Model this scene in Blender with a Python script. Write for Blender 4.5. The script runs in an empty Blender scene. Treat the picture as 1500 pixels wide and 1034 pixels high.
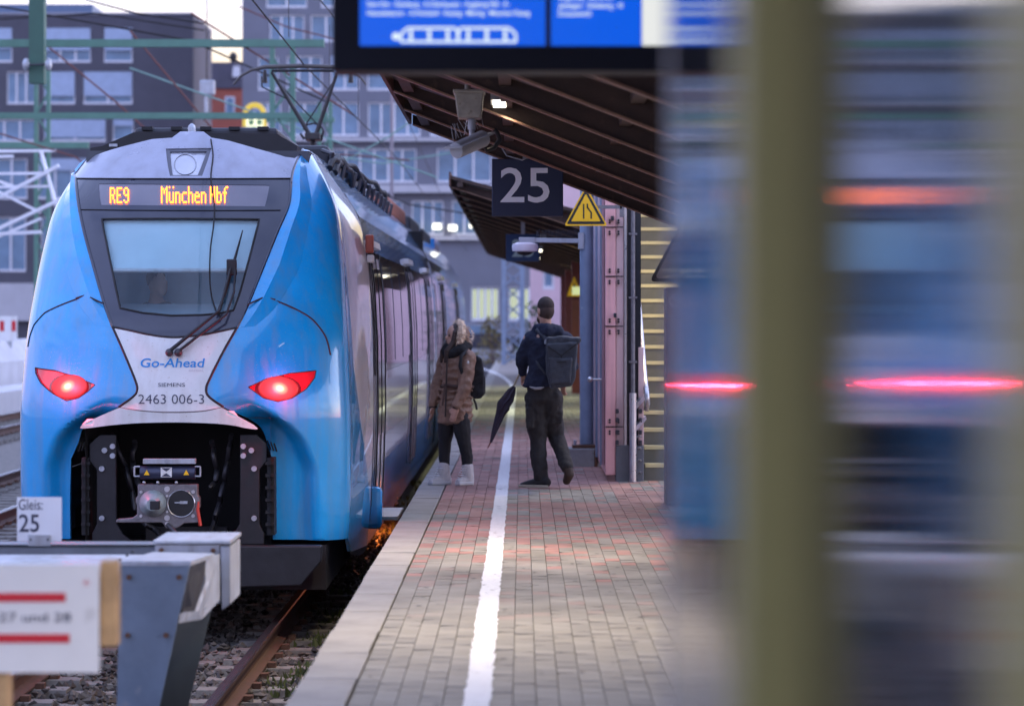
import bpy, bmesh, math, random
import numpy as np
from mathutils import Vector, Matrix
from mathutils.geometry import delaunay_2d_cdt

rnd = random.Random(7)
scene = bpy.context.scene
COL = scene.collection

# ------------------------------------------------------------------ camera, sky, sun, exposure
FPX = 100.0 / 36.0 * 1500.0            # focal length in photograph pixels
CAMZ, HX, HY = 1.65, 765.0, 465.0       # eye height, vanishing point of the track
cam_d = bpy.data.cameras.new('camera')
cam = bpy.data.objects.new('camera', cam_d)
COL.objects.link(cam)
cam.location = (0, 0, CAMZ)
cam.rotation_euler = (math.radians(90), 0, 0)
cam_d.lens, cam_d.sensor_width = 100.0, 36.0
cam_d.shift_x, cam_d.shift_y = (750 - HX) / 1500.0, (HY - 517) / 1500.0
cam_d.clip_start, cam_d.clip_end = 0.05, 4000.0
cam_d.dof.use_dof = True
cam_d.dof.focus_distance = 23.4
cam_d.dof.aperture_fstop = 2.4
scene.camera = cam

EXPOSURE = 6.78
LK = 2 ** (1.75 - EXPOSURE)              # lamp powers are stated for exposure 1.75
SUN_EL, SUN_ROT = math.radians(-2.0), math.radians(70.0)
world = bpy.data.worlds.new('World')
scene.world = world
world.use_nodes = True
wn = world.node_tree.nodes
bg = wn['Background']
sky = wn.new('ShaderNodeTexSky')
sky.sky_type = 'NISHITA'
sky.sun_disc = False
sky.sun_elevation = SUN_EL
sky.sun_rotation = SUN_ROT
sky.air_density, sky.dust_density, sky.ozone_density = 1.0, 0.4, 2.2
bg.inputs['Strength'].default_value = 0.15
wl_ = world.node_tree.links
tc_ = wn.new('ShaderNodeTexCoord')
mp_ = wn.new('ShaderNodeMapping')
mp_.inputs['Scale'].default_value = (1.6, 1.6, 7.0)
nz_ = wn.new('ShaderNodeTexNoise')
nz_.inputs['Scale'].default_value, nz_.inputs['Detail'].default_value, nz_.inputs['Roughness'].default_value = 2.2, 7, .6
cr_ = wn.new('ShaderNodeValToRGB')          # cloud brightness: grey violet undersides to pale gaps
cr_.color_ramp.elements[0].position, cr_.color_ramp.elements[1].position = .36, .66
cr_.color_ramp.elements[0].color, cr_.color_ramp.elements[1].color = (.036, .045, .080, 1), (.112, .124, .182, 1)
mr_ = wn.new('ShaderNodeMapRange')
mr_.inputs['From Min'].default_value, mr_.inputs['From Max'].default_value = .30, .70
mr_.inputs['To Min'].default_value, mr_.inputs['To Max'].default_value = .92, .35
mx_w = wn.new('ShaderNodeMixRGB')
wl_.new(tc_.outputs['Generated'], mp_.inputs['Vector'])
wl_.new(mp_.outputs[0], nz_.inputs['Vector'])
wl_.new(nz_.outputs['Fac'], cr_.inputs['Fac'])
wl_.new(nz_.outputs['Fac'], mr_.inputs['Value'])
wl_.new(mr_.outputs['Result'], mx_w.inputs['Fac'])
wl_.new(sky.outputs[0], mx_w.inputs['Color1'])
wl_.new(cr_.outputs['Color'], mx_w.inputs['Color2'])
sp_ = wn.new('ShaderNodeSeparateXYZ')       # afterglow low in the sky ahead
wl_.new(tc_.outputs['Generated'], sp_.inputs[0])
g1_, g2_, g3_ = wn.new('ShaderNodeMapRange'), wn.new('ShaderNodeMapRange'), wn.new('ShaderNodeMath')
for g_, a_, b_ in ((g1_, .135, .07), (g2_, .80, .97)):
    g_.interpolation_type = 'SMOOTHSTEP'
    g_.inputs['From Min'].default_value, g_.inputs['From Max'].default_value = a_, b_
g3_.operation = 'MULTIPLY'
mw_ = wn.new('ShaderNodeMixRGB')
mw_.inputs['Color2'].default_value = (.080, .064, .040, 1)
wl_.new(sp_.outputs['Z'], g1_.inputs['Value'])
wl_.new(sp_.outputs['Y'], g2_.inputs['Value'])
wl_.new(g1_.outputs[0], g3_.inputs[0])
wl_.new(g2_.outputs[0], g3_.inputs[1])
wl_.new(g3_.outputs[0], mw_.inputs['Fac'])
wl_.new(mx_w.outputs[0], mw_.inputs['Color1'])
wl_.new(mw_.outputs[0], bg.inputs['Color'])
sun_d = bpy.data.lights.new('sun', 'SUN')
sun_d.energy, sun_d.angle, sun_d.color = 0.012, math.radians(60), (1.0, 0.80, 0.80)
sun = bpy.data.objects.new('sun', sun_d)
COL.objects.link(sun)
_sd = Vector((math.sin(SUN_ROT), math.cos(SUN_ROT), .40))
sun.rotation_euler = _sd.to_track_quat('Z', 'Y').to_euler()
vs = scene.view_settings
vs.view_transform, vs.look, vs.exposure, vs.gamma = 'Standard', 'None', EXPOSURE, 1.0
vs.use_curve_mapping = False

ZR = -0.76                              # rail head below the platform


def P(px, py, d):
    """photograph pixel at distance d -> point of the place"""
    return Vector(((px - HX) / FPX * d, d, CAMZ - (py - HY) / FPX * d))


# ------------------------------------------------------------------ materials
MATS = {}


def mat(name, col, rough=0.6, metal=0.0, var=0.12, vscale=4.0, bump=0.0, bscale=60.0, coat=0.0, spec=0.5,
        emit=None, estr=0.0, streak=None, spots=None):
    if name in MATS:
        return MATS[name]
    m = bpy.data.materials.new(name)
    m.use_nodes = True
    nt = m.node_tree
    b = nt.nodes['Principled BSDF']
    b.inputs['Roughness'].default_value = rough
    b.inputs['Metallic'].default_value = metal
    b.inputs['Specular IOR Level'].default_value = spec
    b.inputs['Coat Weight'].default_value = coat
    b.inputs['Coat Roughness'].default_value = 0.03
    tc = nt.nodes.new('ShaderNodeTexCoord')
    if var > 0:
        nz = nt.nodes.new('ShaderNodeTexNoise')
        nz.inputs['Scale'].default_value = vscale
        nz.inputs['Detail'].default_value = 6
        nz.inputs['Roughness'].default_value = 0.65
        nt.links.new(tc.outputs['Object'], nz.inputs['Vector'])
        rp = nt.nodes.new('ShaderNodeValToRGB')
        rp.color_ramp.elements[0].position, rp.color_ramp.elements[1].position = 0.3, 0.7
        rp.color_ramp.elements[0].color = tuple(max(0, c * (1 - var)) for c in col) + (1,)
        rp.color_ramp.elements[1].color = tuple(min(1, c * (1 + var)) for c in col) + (1,)
        nt.links.new(nz.outputs['Fac'], rp.inputs['Fac'])
        out = rp.outputs['Color']
        if spots:
            n2 = nt.nodes.new('ShaderNodeTexNoise')
            n2.inputs['Scale'].default_value, n2.inputs['Detail'].default_value = spots[1], 8
            nt.links.new(tc.outputs['Object'], n2.inputs['Vector'])
            r2 = nt.nodes.new('ShaderNodeValToRGB')
            r2.color_ramp.elements[0].position, r2.color_ramp.elements[1].position = spots[2], spots[2] + 0.12
            nt.links.new(n2.outputs['Fac'], r2.inputs['Fac'])
            mx = nt.nodes.new('ShaderNodeMixRGB')
            nt.links.new(r2.outputs['Color'], mx.inputs['Fac'])
            nt.links.new(out, mx.inputs['Color1'])
            mx.inputs['Color2'].default_value = tuple(spots[0]) + (1,)
            out = mx.outputs['Color']
        if streak:       # run-down dirt: (colour, scale, amount)
            ms = nt.nodes.new('ShaderNodeMapping')
            ms.inputs['Scale'].default_value = (streak[1], streak[1], streak[1] * .07)
            n3 = nt.nodes.new('ShaderNodeTexNoise')
            n3.inputs['Scale'].default_value, n3.inputs['Detail'].default_value = 1.0, 8
            nt.links.new(tc.outputs['Object'], ms.inputs['Vector'])
            nt.links.new(ms.outputs[0], n3.inputs['Vector'])
            r3 = nt.nodes.new('ShaderNodeMapRange')
            r3.inputs['From Min'].default_value, r3.inputs['From Max'].default_value = .46, .72
            r3.inputs['To Max'].default_value = streak[2]
            nt.links.new(n3.outputs['Fac'], r3.inputs['Value'])
            m3 = nt.nodes.new('ShaderNodeMixRGB')
            nt.links.new(r3.outputs['Result'], m3.inputs['Fac'])
            nt.links.new(out, m3.inputs['Color1'])
            m3.inputs['Color2'].default_value = tuple(streak[0]) + (1,)
            out = m3.outputs['Color']
        nt.links.new(out, b.inputs['Base Color'])
        mr = nt.nodes.new('ShaderNodeMapRange')
        mr.inputs['To Min'].default_value = max(0.02, rough * 0.8)
        mr.inputs['To Max'].default_value = min(1, rough * 1.25)
        nt.links.new(nz.outputs['Fac'], mr.inputs['Value'])
        nt.links.new(mr.outputs['Result'], b.inputs['Roughness'])
    else:
        b.inputs['Base Color'].default_value = tuple(col) + (1,)
    if bump > 0:
        nb = nt.nodes.new('ShaderNodeTexNoise')
        nb.inputs['Scale'].default_value, nb.inputs['Detail'].default_value = bscale, 4
        nt.links.new(tc.outputs['Object'], nb.inputs['Vector'])
        bp = nt.nodes.new('ShaderNodeBump')
        bp.inputs['Strength'].default_value = bump
        bp.inputs['Distance'].default_value = 0.01
        nt.links.new(nb.outputs['Fac'], bp.inputs['Height'])
        nt.links.new(bp.outputs['Normal'], b.inputs['Normal'])
    if emit is not None:
        b.inputs['Emission Color'].default_value = tuple(emit) + (1,)
        b.inputs['Emission Strength'].default_value = estr / 2 ** EXPOSURE
    MATS[name] = m
    return m


def glow(name, col, s=1.0):
    """something that gives off light; s = 1 shows as white at this exposure"""
    return mat(name, (0.02, 0.02, 0.02), 0.5, var=0, emit=col, estr=s)


def glass_mat(name, tint=(0.8, 0.9, 0.95), rough=0.02, refl=1.0):
    if name in MATS:
        return MATS[name]
    m = bpy.data.materials.new(name)
    m.use_nodes = True
    nt = m.node_tree
    nt.nodes.remove(nt.nodes['Principled BSDF'])
    out = nt.nodes['Material Output']
    tr = nt.nodes.new('ShaderNodeBsdfTransparent')
    tr.inputs['Color'].default_value = tuple(tint) + (1,)
    gl = nt.nodes.new('ShaderNodeBsdfGlossy')
    gl.inputs['Roughness'].default_value = rough
    fr = nt.nodes.new('ShaderNodeFresnel')
    fr.inputs['IOR'].default_value = 1.5
    ml = nt.nodes.new('ShaderNodeMath')
    ml.operation = 'MULTIPLY'
    ml.inputs[1].default_value = refl
    ml.use_clamp = True
    mx = nt.nodes.new('ShaderNodeMixShader')
    nt.links.new(fr.outputs[0], ml.inputs[0])
    nt.links.new(ml.outputs[0], mx.inputs['Fac'])
    nt.links.new(tr.outputs[0], mx.inputs[1])
    nt.links.new(gl.outputs[0], mx.inputs[2])
    nt.links.new(mx.outputs[0], out.inputs['Surface'])
    MATS[name] = m
    return m


# ------------------------------------------------------------------ mesh building
def base_of(o):
    v = Vector((0, 0, 0))
    while o is not None:
        v += o.location
        o = o.parent
    return v


class MB:
    def __init__(s):
        s.v, s.f, s.m = [], [], []

    def add(s, verts, faces, mi=0):
        n = len(s.v)
        s.v += [tuple(p) for p in verts]
        s.f += [tuple(i + n for i in f) for f in faces]
        s.m += [mi] * len(faces)
        return s

    def box(s, x0, x1, y0, y1, z0, z1, mi=0):
        vs_ = [(x, y, z) for z in (z0, z1) for y in (y0, y1) for x in (x0, x1)]
        return s.add(vs_, [(0, 2, 3, 1), (4, 5, 7, 6), (0, 1, 5, 4), (2, 6, 7, 3), (0, 4, 6, 2), (1, 3, 7, 5)], mi)

    def obox(s, c, size, rot=None, mi=0):
        h = [q / 2 for q in size]
        c = Vector(c)
        R = rot if rot is not None else Matrix.Identity(3)
        vs_ = [c + R @ Vector((x, y, z)) for z in (-h[2], h[2]) for y in (-h[1], h[1]) for x in (-h[0], h[0])]
        return s.add(vs_, [(0, 2, 3, 1), (4, 5, 7, 6), (0, 1, 5, 4), (2, 6, 7, 3), (0, 4, 6, 2), (1, 3, 7, 5)], mi)

    def bar(s, p0, p1, w, h, mi=0, up=(0, 0, 1)):
        p0, p1 = Vector(p0), Vector(p1)
        d = (p1 - p0)
        L = d.length
        d.normalize()
        u = Vector(up)
        if abs(d.dot(u)) > 0.99:
            u = Vector((0, 1, 0))
        sx = d.cross(u).normalized()
        sz = sx.cross(d).normalized()
        R = Matrix((sx, d, sz)).transposed()
        return s.obox((p0 + p1) / 2, (w, L, h), R, mi)

    def tube(s, pts, r, n=8, mi=0, cap=True, flat=None):
        pts = [Vector(p) for p in pts]
        rs = r if isinstance(r, (list, tuple)) else [r] * len(pts)
        vs_, fs = [], []
        prev = None
        for i, p in enumerate(pts):
            d = (pts[min(i + 1, len(pts) - 1)] - pts[max(i - 1, 0)])
            if d.length < 1e-9:
                d = Vector((0, 0, 1))
            d.normalize()
            if prev is None:
                a = Vector((0, 0, 1)) if abs(d.z) < 0.9 else Vector((1, 0, 0))
                u = d.cross(a).normalized()
            else:
                u = (prev - d * prev.dot(d)).normalized()
            prev = u
            w = d.cross(u)
            for k in range(n):
                a = 2 * math.pi * k / n
                vs_.append(p + (u * math.cos(a) + w * math.sin(a)) * rs[i])
        for i in range(len(pts) - 1):
            for k in range(n):
                a, b = i * n + k, i * n + (k + 1) % n
                fs.append((a, b, b + n, a + n))
        if cap:
            fs.append(tuple(range(n - 1, -1, -1)))
            fs.append(tuple(range((len(pts) - 1) * n, len(pts) * n)))
        return s.add(vs_, fs, mi)

    def prism(s, poly, a0, a1, axis='y', mi=0):
        """poly of (p, q): axis y -> (x, z), axis x -> (y, z), axis z -> (x, y)"""
        def pt(p, q, a):
            return {'y': (p, a, q), 'x': (a, p, q), 'z': (p, q, a)}[axis]
        n = len(poly)
        vs_ = [pt(p, q, a0) for p, q in poly] + [pt(p, q, a1) for p, q in poly]
        fs = [tuple(range(n)), tuple(range(2 * n - 1, n - 1, -1))]
        fs += [(i, i + n, (i + 1) % n + n, (i + 1) % n) for i in range(n)]
        return s.add(vs_, fs, mi)

    def ell(s, c, r, rot=None, nu=14, nv=9, mi=0):
        c = Vector(c)
        R = rot if rot is not None else Matrix.Identity(3)
        vs_, fs = [c + R @ Vector((0, 0, r[2]))], []
        for j in range(1, nv):
            th = math.pi * j / nv
            for k in range(nu):
                a = 2 * math.pi * k / nu
                vs_.append(c + R @ Vector((r[0] * math.sin(th) * math.cos(a), r[1] * math.sin(th) * math.sin(a), r[2] * math.cos(th))))
        vs_.append(c + R @ Vector((0, 0, -r[2])))
        for k in range(nu):
            fs.append((0, 1 + k, 1 + (k + 1) % nu))
            fs.append((len(vs_) - 1, len(vs_) - 1 - nu + (k + 1) % nu, len(vs_) - 1 - nu + k))
        for j in range(nv - 2):
            for k in range(nu):
                a, b = 1 + j * nu + k, 1 + j * nu + (k + 1) % nu
                fs.append((a, a + nu, b + nu, b))
        return s.add(vs_, fs, mi)

    def limb(s, pts, rs, n=12, zr=None):
        """rounded tapered chain; rs entries are r or (rx, ry) with rx across the picture, ry in depth"""
        for i in range(len(pts) - 1):
            p, q = Vector(pts[i]), Vector(pts[i + 1])
            steps = max(2, int((q - p).length / 0.025))
            for k in range(steps + 1):
                t = k / steps
                a = rs[i] if isinstance(rs[i], (tuple, list)) else (rs[i], rs[i])
                b = rs[i + 1] if isinstance(rs[i + 1], (tuple, list)) else (rs[i + 1], rs[i + 1])
                rx, ry = a[0] * (1 - t) + b[0] * t, a[1] * (1 - t) + b[1] * t
                s.ell(p.lerp(q, t), (rx, ry, zr or min(rx, ry)), None, n, 7)
        return s

    def build(s, name, mats, parent=None, smooth=None, bevel=0.0, recalc=False):
        me = bpy.data.meshes.new(name)
        b = base_of(parent)
        me.from_pydata([(x - b.x, y - b.y, z - b.z) for x, y, z in s.v], [], s.f)
        if not isinstance(mats, (list, tuple)):
            mats = [mats]
        for m in mats:
            me.materials.append(m)
        if len(mats) > 1:
            me.polygons.foreach_set('material_index', s.m)
        if recalc:
            bm = bmesh.new()
            bm.from_mesh(me)
            bmesh.ops.recalc_face_normals(bm, faces=bm.faces)
            bm.to_mesh(me)
            bm.free()
        if smooth is not None:
            me.shade_smooth()
            if smooth < 179:
                me.set_sharp_from_angle(angle=math.radians(smooth))
        o = bpy.data.objects.new(name, me)
        COL.objects.link(o)
        o.parent = parent
        if bevel > 0:
            md = o.modifiers.new('bevel', 'BEVEL')
            md.width, md.segments, md.limit_method = bevel, 2, 'ANGLE'
        return o


def tag(o, label=None, cat=None, group=None, kind=None):
    for k, v in (('label', label), ('category', cat), ('group', group), ('kind', kind)):
        if v:
            o[k] = v
    return o


def thing(name, label, cat, loc=(0, 0, 0), group=None):
    o = bpy.data.objects.new(name, None)
    o.empty_display_size = 0.1
    COL.objects.link(o)
    o.location = loc
    return tag(o, label, cat, group)


def copy_tree(o, parent=None):
    c = o.copy()
    COL.objects.link(c)
    c.parent = parent
    for ch in list(o.children):
        copy_tree(ch, c)
    return c


def text2d(s, bold=0.0):
    """flat lettering: vertices (x, y) and faces, baseline at 0, cap height 1"""
    cu = bpy.data.curves.new('lettering', 'FONT')
    cu.body = s
    cu.resolution_u = 3
    cu.offset = bold
    ob = bpy.data.objects.new('lettering', cu)
    me = ob.to_mesh()
    v = np.array([(p.co.x, p.co.y) for p in me.vertices]) / 0.729
    f = [tuple(p.vertices) for p in me.polygons]
    ob.to_mesh_clear()
    bpy.data.objects.remove(ob)
    bpy.data.curves.remove(cu)
    return v, f


def put_text(s, name, m, parent, x0, x1, y, z0, h, bold=0.0, mb=None, shear=0.0, xdir=(1, 0, 0), org=None):
    """lettering on a plane facing the camera; fits between x0 and x1 when x1 is given"""
    v, f = text2d(s, bold)
    w = v[:, 0].max() - v[:, 0].min()
    sx = (x1 - x0) / w if x1 is not None else h
    q = mb or MB()
    lx = v[:, 0].min()
    q.add([(x0 + (a - lx) * sx + b * h * shear, y, z0 + b * h) for a, b in v], f)
    if mb is None:
        return q.build(name, m, parent)


# palette
blue = mat('train_blue', (0.006, 0.33, 0.72), 0.24, 0.0, 0.08, 3.0, coat=.8, spots=((0.12, 0.36, 0.52), 110.0, 0.62), streak=((.10, .26, .42), 9.0, .55))
blue_deep = mat('train_deep_blue', (0.006, 0.13, 0.50), 0.35, 0.0, 0.10, 3.0, coat=0.4)
slate = mat('slate_gloss', (0.028, 0.032, 0.055), 0.18, 0.0, 0.08, 5.0, coat=0.5)
cap_grey = mat('cap_grey', (0.33, 0.35, 0.44), 0.28, 0.2, 0.08, 4.0, coat=0.5, streak=((.22, .22, .25), 8.0, .4))
white_p = mat('white_paint', (0.72, 0.72, 0.71), 0.38, 0.0, 0.07, 5.0, coat=0.3, spots=((0.50, 0.45, 0.38), 60.0, 0.63), streak=((.50, .46, .40), 10.0, .5))
black_r = mat('black_rubber', (0.012, 0.012, 0.014), 0.65, var=0.2)
black_p = mat('black_painted_steel', (0.018, 0.018, 0.022), 0.5, 0.2, 0.3, 8.0, bump=0.1)
dark_st = mat('dark_steel', (0.06, 0.06, 0.07), 0.45, 0.5, 0.2, 8.0)
galv = mat('galvanized_steel', (0.42, 0.45, 0.50), 0.45, 0.45, 0.14, 7.0, bump=0.08, spots=((0.30, 0.33, 0.38), 12.0, 0.60), streak=((.20, .17, .14), 14.0, .55))
steel = mat('bare_steel', (0.55, 0.55, 0.57), 0.28, 0.9, 0.12, 10.0)
castst = mat('cast_steel', (0.20, 0.19, 0.20), 0.5, 0.6, 0.25, 20.0, bump=0.2)
rust = mat('rusty_steel', (0.13, 0.065, 0.04), 0.8, 0.2, 0.35, 12.0, bump=0.4)
concrete = mat('concrete', (0.30, 0.29, 0.28), 0.9, 0, 0.2, 3.0, bump=0.35, bscale=40, spots=((0.18, 0.17, 0.16), 6.0, 0.60))
green_st = mat('green_mast_paint', (0.10, 0.22, 0.17), 0.6, 0.0, 0.15, 3.0)
white_st = mat('white_lattice_paint', (0.75, 0.76, 0.8), 0.5, 0, 0.05)
brown_w = mat('brown_canopy_paint', (0.042, 0.022, 0.015), 0.6, 0, 0.35, 6.0, bump=0.2, spots=((.085, .045, .028), 9.0, .60))
brown_edge = mat('worn_flange', (0.22, 0.12, 0.075), 0.5, 0, 0.3, 10.0)
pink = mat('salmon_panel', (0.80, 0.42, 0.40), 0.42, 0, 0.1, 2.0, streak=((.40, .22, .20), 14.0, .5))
greyblue = mat('grey_blue_steel', (0.22, 0.28, 0.38), 0.45, 0.1, 0.15, 5.0, spots=((0.5, 0.52, 0.55), 9.0, 0.70))
# ------------------------------------------------------------------ ground, tracks, platform
g = MB()
g.box(-400, 400, -60, 600, -2.2, -1.02)
tag(g.build('ground', mat('ballast_ground', (0.16, 0.145, 0.13), 0.95, 0, 0.4, 9.0, bump=0.8, bscale=30)), kind='structure')
g = MB()
g.box(-400, 400, 112, 600, -1.5, -0.10)
tag(g.build('street', mat('asphalt', (0.10, 0.10, 0.11), 0.85, 0, 0.2, 1.5, bump=0.3)), kind='structure')

sl_m = mat('sleeper_concrete', (0.19, 0.175, 0.155), 0.9, 0, 0.3, 6.0, bump=0.4, spots=((0.12, 0.10, 0.085), 7.0, 0.55))
rail_side = mat('rail_rust', (0.12, 0.065, 0.045), 0.75, 0.3, 0.3, 14.0, bump=0.3)
rail_top = mat('rail_head', (0.42, 0.40, 0.42), 0.22, 0.95, 0.12, 4.0)
RPROF = [(-.075, -.16), (.075, -.16), (.075, -.145), (.012, -.115), (.010, -.05), (.034, -.04), (.036, -.012), (.028, 0), (-.028, 0), (-.036, -.012), (-.034, -.04), (-.010, -.05), (-.012, -.115), (-.075, -.145)]


def track(axis, y0, y1, label, sl_y0, sl_y1):
    r = thing('railway_track', label, 'railway track', (axis, y0, ZR), 'railway tracks')
    for s in (-1, 1):
        m = MB()
        cx = axis + s * 0.7525
        m.prism([(cx + a, ZR + b) for a, b in RPROF], y0, y1, 'y')
        m.m = [1 if k in (2 + 6, 2 + 7, 2 + 8) else 0 for k in range(len(m.f))]
        m.build('rail', [rail_side, rail_top], r, recalc=True)
    # one sleeper, then copies
    n = int((sl_y1 - sl_y0) / 0.6)
    first = None
    for i in range(n):
        y = sl_y0 + i * 0.6
        if first is None:
            m = MB()
            zt = ZR - .165
            for x0, x1, dz in ((-1.3, -.45, 0), (-.45, .45, -.03), (.45, 1.3, 0)):
                m.prism([(y - .15, zt - .2), (y + .15, zt - .2), (y + .10, zt + dz), (y - .10, zt + dz)], axis + x0, axis + x1, 'x')
            for s in (-1, 1):
                for q in (-1, 1):
                    cx = axis + s * .7525 + q * .11
                    m.box(cx - .03, cx + .03, y - .045, y + .045, zt, zt + .04, 1)
            first = m.build('sleeper', [sl_m, rust], r)
            y00 = y
        else:
            o = first.copy()
            COL.objects.link(o)
            o.parent = r
            o.location = (0, y - y00, rnd.uniform(-.012, .004))


TX = -2.71
track(TX, 4, 140, 'track with concrete sleepers running under the blue train beside the platform', 15.0, 27)
track(-7.25, 20, 160, 'rusty track just left of the blue train', 30, 66)
track(-12.2, 30, 170, 'farther track along the pale concrete wall left of the blue train', 44, 80)

# ballast stones: real stones near the camera
NS = 17000
rs = np.random.RandomState(3)
octa = np.array([(1, 0, 0), (-1, 0, 0), (0, 1, 0), (0, -1, 0), (0, 0, 1), (0, 0, -1)], float)
of = np.array([(0, 2, 4), (2, 1, 4), (1, 3, 4), (3, 0, 4), (2, 0, 5), (1, 2, 5), (3, 1, 5), (0, 3, 5)])
cx = rs.uniform(-5.2, -1.12, NS)
cy = 15.5 + (rs.uniform(0, 1, NS) ** 1.3) * 22
cz = np.full(NS, ZR - .20) + rs.uniform(-.05, .035, NS)
cz += np.where(np.abs(cx - TX) > 1.35, -0.05 * np.clip(np.abs(cx - TX) - 1.35, 0, 1), 0)
sz = rs.uniform(.018, .040, NS)
jit = rs.uniform(.55, 1.35, (NS, 6, 1))
ang = rs.uniform(0, 6.28, (NS, 1))
vv = octa[None] * jit * sz[:, None, None]
tilt = rs.uniform(-.5, .5, (NS, 6, 3)) * sz[:, None, None] * .6
vv = vv + tilt
X = vv[:, :, 0] * np.cos(ang) - vv[:, :, 1] * np.sin(ang)
Y = vv[:, :, 0] * np.sin(ang) + vv[:, :, 1] * np.cos(ang)
V = np.stack([X + cx[:, None], Y + cy[:, None], vv[:, :, 2] * .8 + cz[:, None]], -1).reshape(-1, 3)
F = (of[None] + (np.arange(NS) * 6)[:, None, None]).reshape(-1, 3)
me = bpy.data.meshes.new('ballast')
me.from_pydata(V.tolist(), [], F.tolist())
ba = me.color_attributes.new('tone', 'FLOAT_COLOR', 'POINT')
tone = np.repeat(rs.uniform(0, 1, NS), 6)
buf = np.ones((NS * 6, 4), np.float32)
buf[:, :3] = tone[:, None]
ba.data.foreach_set('color', buf.ravel())


def tone_mat(name, cols, rough=0.9, bump=0.3, bscale=50, wear=None, spec=0.4):
    m = bpy.data.materials.new(name)
    m.use_nodes = True
    nt = m.node_tree
    b = nt.nodes['Principled BSDF']
    b.inputs['Roughness'].default_value = rough
    b.inputs['Specular IOR Level'].default_value = spec
    at = nt.nodes.new('ShaderNodeAttribute')
    at.attribute_name = 'tone'
    sp = nt.nodes.new('ShaderNodeSeparateColor')
    nt.links.new(at.outputs['Color'], sp.inputs[0])
    rp = nt.nodes.new('ShaderNodeValToRGB')
    cr = rp.color_ramp
    while len(cr.elements) < len(cols):
        cr.elements.new(0.5)
    for i, c in enumerate(cols):
        cr.elements[i].position = i / (len(cols) - 1)
        cr.elements[i].color = tuple(c) + (1,)
    nt.links.new(sp.outputs[0], rp.inputs['Fac'])
    tc = nt.nodes.new('ShaderNodeTexCoord')
    nz = nt.nodes.new('ShaderNodeTexNoise')
    nz.inputs['Scale'].default_value, nz.inputs['Detail'].default_value = bscale, 6
    nt.links.new(tc.outputs['Object'], nz.inputs['Vector'])
    n2 = nt.nodes.new('ShaderNodeTexNoise')
    n2.inputs['Scale'].default_value, n2.inputs['Detail'].default_value = 1.3, 7
    nt.links.new(tc.outputs['Object'], n2.inputs['Vector'])
    mr = nt.nodes.new('ShaderNodeMapRange')
    mr.inputs['From Min'].default_value, mr.inputs['From Max'].default_value = .3, .7
    mr.inputs['To Min'].default_value, mr.inputs['To Max'].default_value = .62, 1.25
    nt.links.new(n2.outputs['Fac'], mr.inputs['Value'])
    mx = nt.nodes.new('ShaderNodeVectorMath')
    mx.operation = 'SCALE'
    nt.links.new(rp.outputs['Color'], mx.inputs[0])
    nt.links.new(mr.outputs['Result'], mx.inputs['Scale'])
    nt.links.new(mx.outputs[0], b.inputs['Base Color'])
    bp = nt.nodes.new('ShaderNodeBump')
    bp.inputs['Strength'].default_value, bp.inputs['Distance'].default_value = bump, .006
    nt.links.new(nz.outputs['Fac'], bp.inputs['Height'])
    nt.links.new(bp.outputs['Normal'], b.inputs['Normal'])
    return m


me.materials.append(tone_mat('ballast_stone', [(.035, .031, .029), (.075, .065, .058), (.14, .12, .10), (.075, .048, .033)]))
ob = bpy.data.objects.new('ballast', me)
COL.objects.link(ob)
tag(ob, kind='stuff')

# moss and weeds between rail and platform
mv, mf = MB(), None
for i in range(2600):
    y = rnd.choice([rnd.uniform(19.5, 23), rnd.uniform(22, 27), rnd.uniform(27, 45)])
    x = rnd.gauss(-1.45, .16)
    if not -1.9 < x < -1.1 or math.sin(y * 3.1) + math.sin(y * 1.3 + 1) < -.2:
        continue
    z = ZR - .2
    h = rnd.uniform(.03, .09)
    a = rnd.uniform(0, 6.28)
    dx, dy = math.cos(a) * .02, math.sin(a) * .02
    mv.add([(x - dx, y - dy, z), (x + dx, y + dy, z), (x + dx * .6 + rnd.uniform(-.03, .03), y + dy * .6 + rnd.uniform(-.03, .03), z + h)], [(0, 1, 2)])
tag(mv.build('moss', mat('moss', (0.07, 0.085, 0.02), 0.9, 0, 0.4, 8.0)), kind='stuff')

# platform: body, kerb stones, pavers
plat = bpy.data.objects.new('platform', None)
COL.objects.link(plat)
tag(plat, kind='structure')
EX = -1.006
g = MB()
g.box(EX + .05, 12, -4, 110, -1.3, -0.07)
g.build('platform_body', concrete, plat)
kerb_m = mat('kerb_stone', (0.29, 0.27, 0.24), 0.8, 0, 0.2, 2.5, bump=0.25, bscale=70, spots=((0.27, 0.25, 0.24), 5.0, 0.60))
ks = []
for k in range(3):
    m = MB()
    j = [rnd.uniform(-.002, .002) for _ in range(4)]
    m.add([(EX, .006, -.20), (EX + .25, .006, -.20), (EX, .994, -.20), (EX + .25, .994, -.20),
           (EX, .006, j[0]), (EX + .25, .006, j[1]), (EX, .994, j[2]), (EX + .25, .994, j[3])],
          [(4, 5, 7, 6), (0, 1, 5, 4), (2, 6, 7, 3), (0, 4, 6, 2), (1, 3, 7, 5)])
    ks.append(m.build('kerb_stone', kerb_m, plat, bevel=.006))
y = 8.0
for i in range(100):
    src = ks[i % 3]
    o = src if i < 3 else src.copy()
    if i >= 3:
        COL.objects.link(o)
        o.parent = plat
    o.location = (rnd.uniform(-.004, .004), y, rnd.uniform(-.004, .002))
    y += 1.0

PW, PL = 0.1005, 0.202
GREY = [(.245, .225, .185), (.265, .245, .205), (.22, .204, .172)]
RED_WASH = [(.35, .185, .15), (.37, .20, .165), (.33, .185, .155)]  # red light wash on the platform, put into the paver colours


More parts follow.
